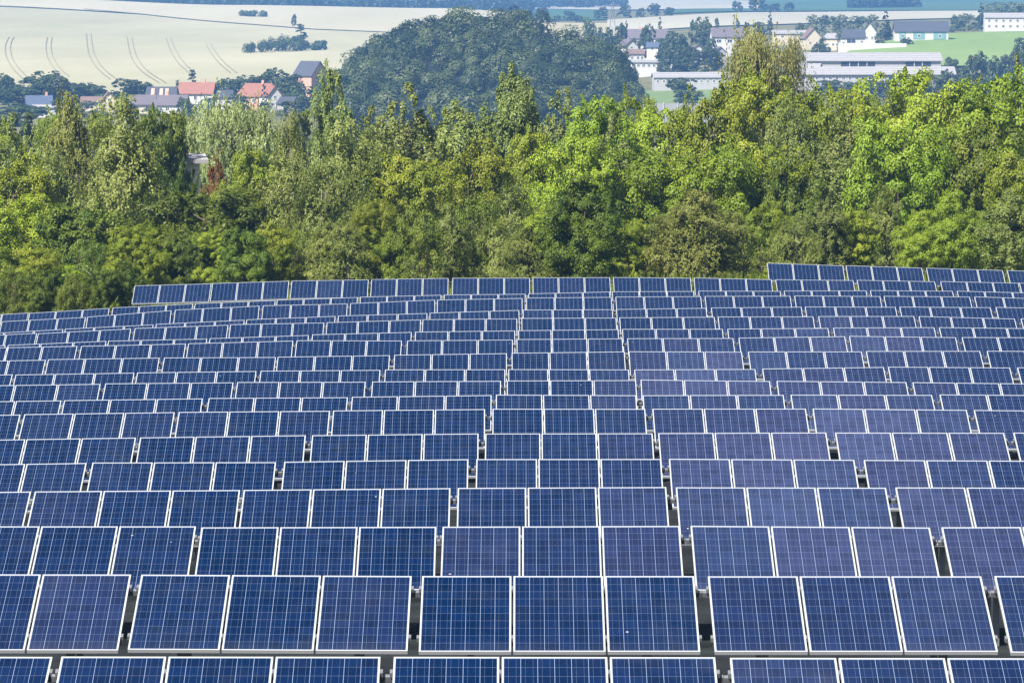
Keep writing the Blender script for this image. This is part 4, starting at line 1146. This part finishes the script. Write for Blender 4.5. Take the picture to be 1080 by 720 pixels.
G1 = 'trees around the village below the wheat field'
for a in [
    ('far', 4, 78, 96, 18, 1330, 'small dark tree at the left end of the village'),
    ('far', 20, 90, 112, 40, 1300, 'low broad dark tree left of the tall village tree'),
    ('far', 48, 76, 114, 34, 1310, 'tallest dark tree of the left village, behind the blue roof'),
    ('far', 62, 86, 114, 30, 1320, 'dark tree leaning on the tallest village tree'),
    ('far', 92, 88, 112, 20, 1330, 'slim dark tree between the two tall birches'),
    ('far', 106, 89, 112, 22, 1325, 'dark tree left of the cream gable house'),
    ('far', 133, 84, 112, 24, 1330, 'dark tree behind the cream gable house'),
    ('far', 147, 85, 112, 22, 1335, 'dark tree left of the house with pink roof windows'),
    ('far', 10, 110, 138, 44, 1150, 'dark round tree below the left village houses'),
    ('conifer', 203, 73, 96, 14, 1360, 'dark pointed tree behind the red roofs'),
    ('conifer', 279, 88, 122, 9, 1260, 'narrow dark cypress-like tree before the large red roof'),
    ('far', 240, 84, 104, 20, 1350, 'dark tree at the left of the hedge behind the large red roof'),
    ('far', 257, 80, 104, 24, 1355, 'dark tree in the middle of the hedge behind the large red roof'),
    ('far', 273, 80, 104, 22, 1350, 'dark tree at the right of the hedge behind the large red roof'),
    ('far', 291, 74, 106, 24, 1360, 'dark tree left of the steep dark-roofed house'),
    ('far', 300, 88, 130, 26, 1290, 'dark tree under the steep dark-roofed house'),
    ('far', 318, 92, 140, 30, 1270, 'dark tree between the white gable and the wooded knoll'),
    ('far', 310, 78, 106, 15, 1385, 'dark tree hiding the wall under the steep dark roof'),
    ('far', 342, 78, 100, 14, 1400, 'dark tree right of the pink brick gable'),
    ('farpale', 98, 106, 124, 24, 1230, 'pale green garden tree between the two tall birches'),
    ('far', 66, 104, 130, 20, 1225, 'dark garden tree right of the blue-roofed house'),
    ('far', 24, 112, 130, 18, 1215, 'dark garden tree left of the blue-roofed house'),
    ('far', 132, 108, 128, 16, 1240, 'dark garden bush before the low violet-brown roof'),
    ('farpale', 158, 112, 130, 16, 1228, 'pale garden bush between the two violet-brown roofs'),
    ('far', 196, 104, 130, 15, 1232, 'dark garden tree before the red house with the shadowed roof'),
    ('farpale', 222, 104, 130, 18, 1240, 'pale garden tree between the two red-roofed houses'),
    ('far', 250, 100, 130, 17, 1236, 'dark garden tree at the left corner of the large red roof'),
    ('far', 308, 104, 132, 20, 1240, 'dark garden tree right of the white gable house'),
    ('conifer', 187, 84, 108, 9, 1330, 'small dark conifer between the dark roof and the red roof'),
]:
    far_tree(*a[:4], a[4] * 1.35, *a[5:], G1)
G2 = 'lone trees on the wheat field'
far_tree('conifer', 317, 25, 52, 24, 2060, 'tall pointed tree standing out of the copse on the wheat field', G2)
far_tree('far', 310, 15.5, 21.5, 5, 2480, 'tiny lone tree on the track across the wheat', G2)
G3 = 'trees among the farm buildings on the right'
for a in [
    ('far', 640, 30, 70, 26, 1640, 'dark tree left of the violet-roofed farmhouse'),
    ('farpale', 622, 20, 66, 17, 1700, 'pale tall poplar at the right shoulder of the wooded knoll'),
    ('conifer', 661, 22, 50, 9, 1780, 'slim dark conifer above the white farmhouse'),
    ('far', 652, 24, 56, 14, 1700, 'dark tree between the pale poplar and the slim conifer'),
    ('far', 684, 28, 50, 17, 1700, 'dark tree before the middle of the violet roof'),
    ('conifer', 696, 14, 44, 9, 1820, 'dark conifer behind the violet-roofed farmhouse'),
    ('far', 712, 34, 66, 28, 1640, 'dark tree right of the violet-roofed farmhouse'),
    ('far', 740, 19, 56, 22, 1700, 'tall rounded dark tree left of the violet-grey roof'),
    ('far', 724, 48, 78, 30, 1560, 'dark tree behind the left half of the long stable'),
    ('far', 744, 52, 76, 34, 1550, 'dark tree behind the right half of the long stable'),
    ('far', 705, 52, 72, 26, 1560, 'dark tree right of the low white annex'),
    ('far', 724, 82, 108, 34, 1330, 'round dark tree before the long pale stable'),
    ('far', 677, 95, 108, 14, 1300, 'small dark bush on the valley meadow'),
    ('far', 654, 66, 108, 30, 1400, 'dark tree at the edge of the knoll beside the meadow'),
    ('farpale', 671, 72, 92, 6, 1440, 'thin young tree on the valley meadow'),
    ('far', 698, 40, 60, 16, 1660, 'dark garden tree right of the small blue-roofed cottage'),
    ('far', 656, 60, 84, 20, 1540, 'dark tree at the left end of the low white annex'),
    ('farpale', 716, 66, 80, 14, 1560, 'pale bush at the right end of the low white annex'),
    ('far', 750, 40, 62, 14, 1620, 'dark tree left of the small dark-walled cottage'),
    ('far', 780, 50, 74, 20, 1560, 'dark tree left of the weeping birch, below the violet-grey roof'),
    ('far', 770, 70, 84, 18, 1500, 'dark bush behind the right end of the long pale stable'),
    ('far', 672, 40, 54, 10, 1700, 'dark garden tree above the white farmhouse roof'),
    ('farpale', 846, 34, 50, 10, 1740, 'pale tree left of the cream gable house'),
    ('far', 868, 40, 54, 8, 1690, 'dark bush between the two cream houses'),
    ('farpale', 928, 34, 52, 10, 1720, 'pale tree right of the steep white gable'),
    ('far', 956, 40, 54, 12, 1700, 'dark hedge bush at the right end of the white garden wall'),
    ('far', 1004, 60, 84, 14, 1480, 'dark bush at the right end of the upper barn'),
    ('conifer', 812, 10, 34, 8, 2050, 'slim grey conifer behind the weeping birch'),
    ('far', 802, 23, 33, 13, 2000, 'small dark bush left of the slim grey conifer'),
    ('far', 843, 24, 33, 11, 2000, 'small dark bush right of the slim grey conifer'),
    ('far', 778, 20, 28, 4, 2150, 'first small field tree left of the weeping birch'),
    ('far', 788, 23, 30, 5, 2100, 'second small field tree left of the weeping birch'),
    ('far', 756, 19, 27, 4, 2200, 'field tree right of the tall rounded dark tree'),
    ('far', 730, 21, 28, 4, 2200, 'field tree left of the tall rounded dark tree'),
    ('conifer', 934, 8, 48, 15, 1760, 'tall grey-green conifer between the dark-roofed houses'),
    ('farpale', 886, 30, 52, 6, 1690, 'thin pale tree before the white house with dark roof'),
    ('far', 862, 46, 60, 12, 1620, 'dark bush behind the left end of the upper barn'),
    ('far', 872, 48, 60, 12, 1620, 'dark bush beside the upper barn roof'),
    ('far', 870, 84, 104, 22, 1380, 'low dark tree before the left end of the lower barn'),
    ('far', 890, 84, 106, 28, 1370, 'low dark tree before the lower barn'),
    ('far', 915, 83, 108, 28, 1360, 'broad dark tree before the middle of the lower barn'),
    ('far', 941, 79, 110, 26, 1360, 'dark tree before the right half of the lower barn'),
    ('far', 982, 75, 118, 36, 1330, 'broad dark tree before the right end of the lower barn'),
    ('far', 1000, 76, 118, 24, 1330, 'dark tree just right of the lower barn end'),
    ('far', 1026, 58, 116, 30, 1350, 'dark tall tree at the left of the dark group before the green slope'),
    ('far', 1046, 60, 116, 28, 1370, 'dark tree in the middle of the right-hand dark group'),
    ('far', 1060, 53, 116, 32, 1400, 'dark rounded tree on the right-hand edge of the green slope'),
    ('far', 1078, 42, 112, 30, 1420, 'tallest dark tree at the right of the green slope'),
    ('far', 1010, 16, 34, 16, 1900, 'grey-green tree left of the long white building'),
    ('conifer', 1035, 0, 32, 11, 1930, 'tall dark conifer left of the long white building'),
    ('farpale', 1022, 14, 36, 20, 1890, 'pale willow left of the long white building'),
    ('farpale', 1000, 28, 38, 16, 1850, 'pale low bush right of the dark-roofed terrace'),
    ('farpale', 986, 33, 44, 18, 1800, 'pale hedge bush at the right end of the terrace'),
    ('farpale', 1058, 6, 24, 22, 2000, 'pale tree behind the left half of the long white building'),
    ('farpale', 1080, 4, 24, 24, 2000, 'pale tree behind the right half of the long white building'),
]:
    far_tree(*a, G3)
G4 = 'row of pale poplars behind the white houses'
for i, px in enumerate((856, 867, 878, 889, 900, 910, 921)):
    far_tree('farpale', px, 15 + (i % 3) * 1.4, 32, 15, 1950 + 12 * (i % 2), '%s pale tree from the left in the row behind the white houses' % ORD[i], G4)
G5 = 'hedgerow trees between the far fields'
for px, top, base, w, d in [(600, 12, 25, 14, 2700), (612, 16, 27, 10, 2650), (570, 7, 22, 12, 2800), (634, 8, 23, 14, 2750), (660, 6, 20, 12, 2800), (586, 16, 26, 8, 2650),
                            (676, 9, 20, 9, 2750), (690, 4, 16, 12, 2900), (706, 8, 17, 10, 2850), (555, 9, 20, 16, 2900), (778, 1, 12, 9, 3000), (800, -2, 9, 16, 3050), (816, 4, 10, 14, 3000), (832, 3, 9, 10, 3050)]:
    far_tree('far', px, top, base, w, d, 'hedgerow tree between the pale fields, %s' % ('%s from the left' % ORD[sorted([600, 612, 570, 634, 660, 586, 676, 690, 706, 555, 778, 800, 816, 832]).index(px)]), G5)


def wood(name, label, spots, leaf, seed, leaves=150, ls=0.8):
    """one mass of many crowns; spots: (x, y, ground z, crown height, radius)"""
    g = np.random.default_rng(seed)
    V = []; T = []
    for (x, y, z, h, r) in spots:
        m = int(leaves * g.uniform(.8, 1.2))
        nc = 7
        d0 = unit(g.normal(0, 1, (nc, 3)) + np.array([0, -0.3, .5]))
        cc = np.array([x, y, z + h - r * .95]) + d0 * np.array([r, r, r * 1.0]) * .62
        k = g.integers(0, nc, m)
        d = unit(g.normal(0, 1, (m, 3)) + d0[k] * .8)
        P = cc[k] + d * (r * .46) * g.uniform(.7, 1.05, (m, 1))
        dcr = unit((P - np.array([x, y, z + h - r * 1.1])) / r)
        nrm = unit(d * .4 + dcr * 1.1 + np.array([0, 0, .1]) + g.normal(0, .2, (m, 3)))
        a = g.normal(0, 1, (m, 3)); A = unit(a - (a * nrm).sum(-1, keepdims=True) * nrm); B = np.cross(nrm, A)
        V.append(leaf_quads(P, A, B, ls * g.uniform(.7, 1.3, m), ls * .75 * g.uniform(.7, 1.3, m)))
        T.append(np.clip(g.uniform(.0, .85) + g.normal(0, .06, m), 0, 1))
    me = quads_mesh(name, np.concatenate(V), leaf, np.concatenate(T))
    return tag(link(name, me), label, 'wood', kind='stuff')


# the wooded knoll: a real hump of ground, covered with crowns
KN = [(345, 103), (360, 82), (378, 60), (392, 49), (412, 40), (428, 30), (450, 26), (468, 20), (486, 13), (505, 16), (522, 11), (540, 15), (556, 15), (566, 29), (580, 40), (596, 43), (612, 50), (628, 46), (645, 57), (658, 70), (672, 100), (690, 130)]


def knoll():
    g = np.random.default_rng(21)
    d0, d1 = 1080.0, 1260.0
    us = np.linspace(332, 700, 76)
    top = np.interp(us, [332] + [a for a, b in KN] + [700], [130] + [b for a, b in KN] + [135])
    s = np.linspace(0, 1, 40)
    U, S = np.meshgrid(us, s)
    D = d0 + (d1 - d0) * S
    X = (U - 540) / F_PX * D
    G = ground_h(X, D)
    crest = -(top[None] + 22 + 7.4) / F_PX * d1           # ground crest lies a crown below the skyline
    hump = np.sin(np.clip(S * 1.05, 0, 1) * math.pi / 2) ** 1.15
    Z = G * (1 - hump) + np.maximum(crest, G) * hump
    # back slope
    s2 = np.linspace(0, 1, 16)[1:]
    D2 = np.repeat((d1 + 160 * s2)[:, None], len(us), 1)
    X2 = (us[None] - 540) / F_PX * D2
    G2 = ground_h(X2, D2)
    f2 = (np.cos(s2 * math.pi) * .5 + .5)[:, None]
    Z2 = Z[-1][None] * f2 + (G2 - 1) * (1 - f2)
    Xa = np.concatenate([X, X2]); Da = np.concatenate([D, D2]); Za = np.concatenate([Z, Z2])
    tag(link('hill', grid_mesh('hill', Xa, Da, Za, [M['soil']])), kind='structure')
    spots = []
    for _ in range(470):
        i = g.uniform(0, Xa.shape[0] - 12); j = g.uniform(4, len(us) - 6)
        i0, j0 = int(i), int(j)
        r = g.choice([2.8, 3.4, 4.2, 5.0, 6.0], p=[.2, .28, .27, .17, .08])
        spots.append((Xa[i0, j0] + g.uniform(-1, 1), Da[i0, j0] + g.uniform(-2.5, 2.5), Za[i0, j0], g.uniform(1.3, 2.3) * r, r))
    wood('wood', 'dense dark broadleaf wood covering the round knoll', spots, LEAF['far'], 22, 420, .8)


knoll()


def copse():
    g = np.random.default_rng(31)
    spots = []
    for _ in range(70):
        px = g.uniform(259, 343)
        t = (px - 259) / 84
        py = 58 - 3.5 * t + g.uniform(-2.5, 0)
        x, y, z = hit(px, py)
        r = g.uniform(2.6, 4.4) * (1 - .5 * abs(t - .42) * 1.5)
        spots.append((x, y, z - .5, r * g.uniform(1.6, 2.3) + .5, r))
    wood('thicket', 'dark oval thicket standing in the middle of the wheat field', spots, LEAF['far'], 32, 150, .8)
    spots = []
    for _ in range(26):
        px = g.uniform(253, 279); x, y, z = hit(px, 18.4 + (px - 253) * .03)
        spots.append((x, y + g.uniform(0, 8), z - .5, g.uniform(4.2, 5.6), g.uniform(2.2, 3.0)))
    wood('thicket', 'small dark clump of bushes on the upper wheat field', spots, LEAF['far'], 33, 150, .8)


copse()


def far_forests():
    g = np.random.default_rng(41)
    spots = []
    for _ in range(1500):                                    # forest behind the wheat skyline
        u = g.uniform(30, 560); d = g.uniform(3250, 3650)
        x = (u - 540) / F_PX * d
        spots.append((x, d, gh(x, d) - 1, g.uniform(8.5, 12.5), g.uniform(3.5, 5.5)))
    wood('forest', 'far blue forest edge along the top of the wheat field', spots, LEAF['conifer'], 42, 60, 2.2)
    spots = []
    for _ in range(420):
        u = g.uniform(470, 660); d = g.uniform(3880, 4200)
        x = (u - 540) / F_PX * d
        spots.append((x, d, gh(x, d) - 1, g.uniform(9, 13), g.uniform(4, 6)))
    wood('forest', 'far blue wood above the pale strips right of the knoll', spots, LEAF['conifer'], 43, 60, 2.4)
    spots = []
    for _ in range(260):
        u = g.uniform(898, 965); d = g.uniform(3300, 3500)
        x = (u - 540) / F_PX * d
        spots.append((x, d, gh(x, d) - 1, g.uniform(8, 12), g.uniform(4, 6)))
    wood('forest', 'far blue wood above the white houses on the right', spots, LEAF['conifer'], 44, 60, 2.4)
    spots = []
    for _ in range(240):
        u = g.uniform(1040, 1130); d = g.uniform(2250, 2500)
        x = (u - 540) / F_PX * d
        spots.append((x, d, gh(x, d) - 1, g.uniform(7, 11), g.uniform(3, 5)))
    wood('forest', 'grey-green wood behind the long white building', spots, LEAF['farpale'], 45, 70, 1.6)
    spots = []
    for _ in range(900):                                     # farthest ridge
        u = g.uniform(-150, 1230); d = g.uniform(5300, 5700)
        x = (u - 540) / F_PX * d
        spots.append((x, d, gh(x, d) - 1, g.uniform(10, 15), g.uniform(6, 9)))
    wood('forest', 'faint blue forest on the farthest ridge', spots, LEAF['conifer'], 46, 40, 3.5)


far_forests()


# lattice power pylon
def pylon(px, top, base, depth):
    p = at(px, base, depth); z0 = gh(p[0], p[1]); h = at(px, top, depth)[2] - z0
    root = empty('power_pylon', (p[0], p[1], z0))
    m = MB(); w = 2.2
    lv = np.linspace(0, 1, 8)
    for a, b in zip(lv[:-1], lv[1:]):
        wa, wb = w * (1 - .85 * a), w * (1 - .85 * b)
        ca = [(-wa, -wa), (wa, -wa), (wa, wa), (-wa, wa)]; cb = [(-wb, -wb), (wb, -wb), (wb, wb), (-wb, wb)]
        for k in range(4):
            m.tube((*ca[k], a * h), (*cb[k], b * h), .11, .11, 4)
            m.tube((*ca[k], a * h), (*cb[(k + 1) % 4], b * h), .07, .07, 4)
    m.build('lattice_mast', M['galv'], root)
    for q in (.72, .84, .95):
        MB().tube((-5 * (1.3 - q) * 2, 0, q * h), (5 * (1.3 - q) * 2, 0, q * h), .12, .12, 4).build('crossarm', M['galv'], root)
    tag(root, 'thin grey lattice power pylon above the farm trees', 'pylon')


pylon(646, 3, 44, 1900)

# ------------------------------------------------------------------ haze
hz = MB().box(-3600, 3600, -200, 6700, -41, 36)
hm = bpy.data.materials.new('haze'); hm.use_nodes = True
hn = hm.node_tree
for n in list(hn.nodes):
    if n.type != 'OUTPUT_MATERIAL': hn.nodes.remove(n)
pv = hn.nodes.new('ShaderNodeVolumePrincipled')
for key in ('Density Attribute', 'Color Attribute', 'Temperature Attribute'):
    if key in pv.inputs: pv.inputs[key].default_value = ''
pv.inputs['Color'].default_value = (0.22, 0.48, 0.95, 1)
pv.inputs['Density'].default_value = 0.00018
pv.inputs['Anisotropy'].default_value = 0.0
hn.links.new(pv.outputs[0], [n for n in hn.nodes if n.type == 'OUTPUT_MATERIAL'][0].inputs['Volume'])
tag(hz.build('haze', hm), 'thin bluish summer haze over the valley', 'haze', kind='stuff')

# ------------------------------------------------------------------ light, sky, camera
SUN_EL, SUN_AZ = R(50), R(220)          # azimuth clockwise from +Y (the view direction): behind the camera, to its left
w = bpy.data.worlds.new('World'); scene.world = w; w.use_nodes = True
sky = w.node_tree.nodes.new('ShaderNodeTexSky'); sky.sky_type = 'NISHITA'; sky.sun_disc = False
sky.sun_elevation = SUN_EL; sky.sun_rotation = SUN_AZ
sky.air_density = 1.0; sky.dust_density = 1.0; sky.ozone_density = 1.0
bg = w.node_tree.nodes['Background']; bg.inputs['Strength'].default_value = 0.05
w.node_tree.links.new(sky.outputs[0], bg.inputs['Color'])

sd = bpy.data.lights.new('sun', 'SUN'); sd.energy = 5.0; sd.angle = R(0.5); sd.color = (1.0, 0.95, 0.87)
so = bpy.data.objects.new('sun', sd); COL.objects.link(so)
import mathutils
sv = mathutils.Vector((math.sin(SUN_AZ) * math.cos(SUN_EL), math.cos(SUN_AZ) * math.cos(SUN_EL), math.sin(SUN_EL)))
so.rotation_euler = sv.to_track_quat('Z', 'Y').to_euler(); so.location = sv * 60

cd = bpy.data.cameras.new('camera'); cam = bpy.data.objects.new('camera', cd); COL.objects.link(cam)
cd.sensor_width = 36; cd.sensor_fit = 'HORIZONTAL'; cd.lens = 36 * F_PX / 1080
cam.location = (0, 0, 0); cam.rotation_euler = (R(90) - PITCH, 0, 0)
cd.clip_start = 0.5; cd.clip_end = 12000
scene.camera = cam

vs = scene.view_settings
vs.view_transform = 'Standard'; vs.look = 'None'; vs.exposure = 1.17; vs.gamma = 1.0; vs.use_curve_mapping = False
cy = scene.cycles
cy.max_bounces = 6; cy.diffuse_bounces = 2; cy.glossy_bounces = 2; cy.transmission_bounces = 4; cy.volume_bounces = 0
cy.use_denoising = True; cy.denoiser = 'OPENIMAGEDENOISE'
cy.sample_clamp_indirect = 6
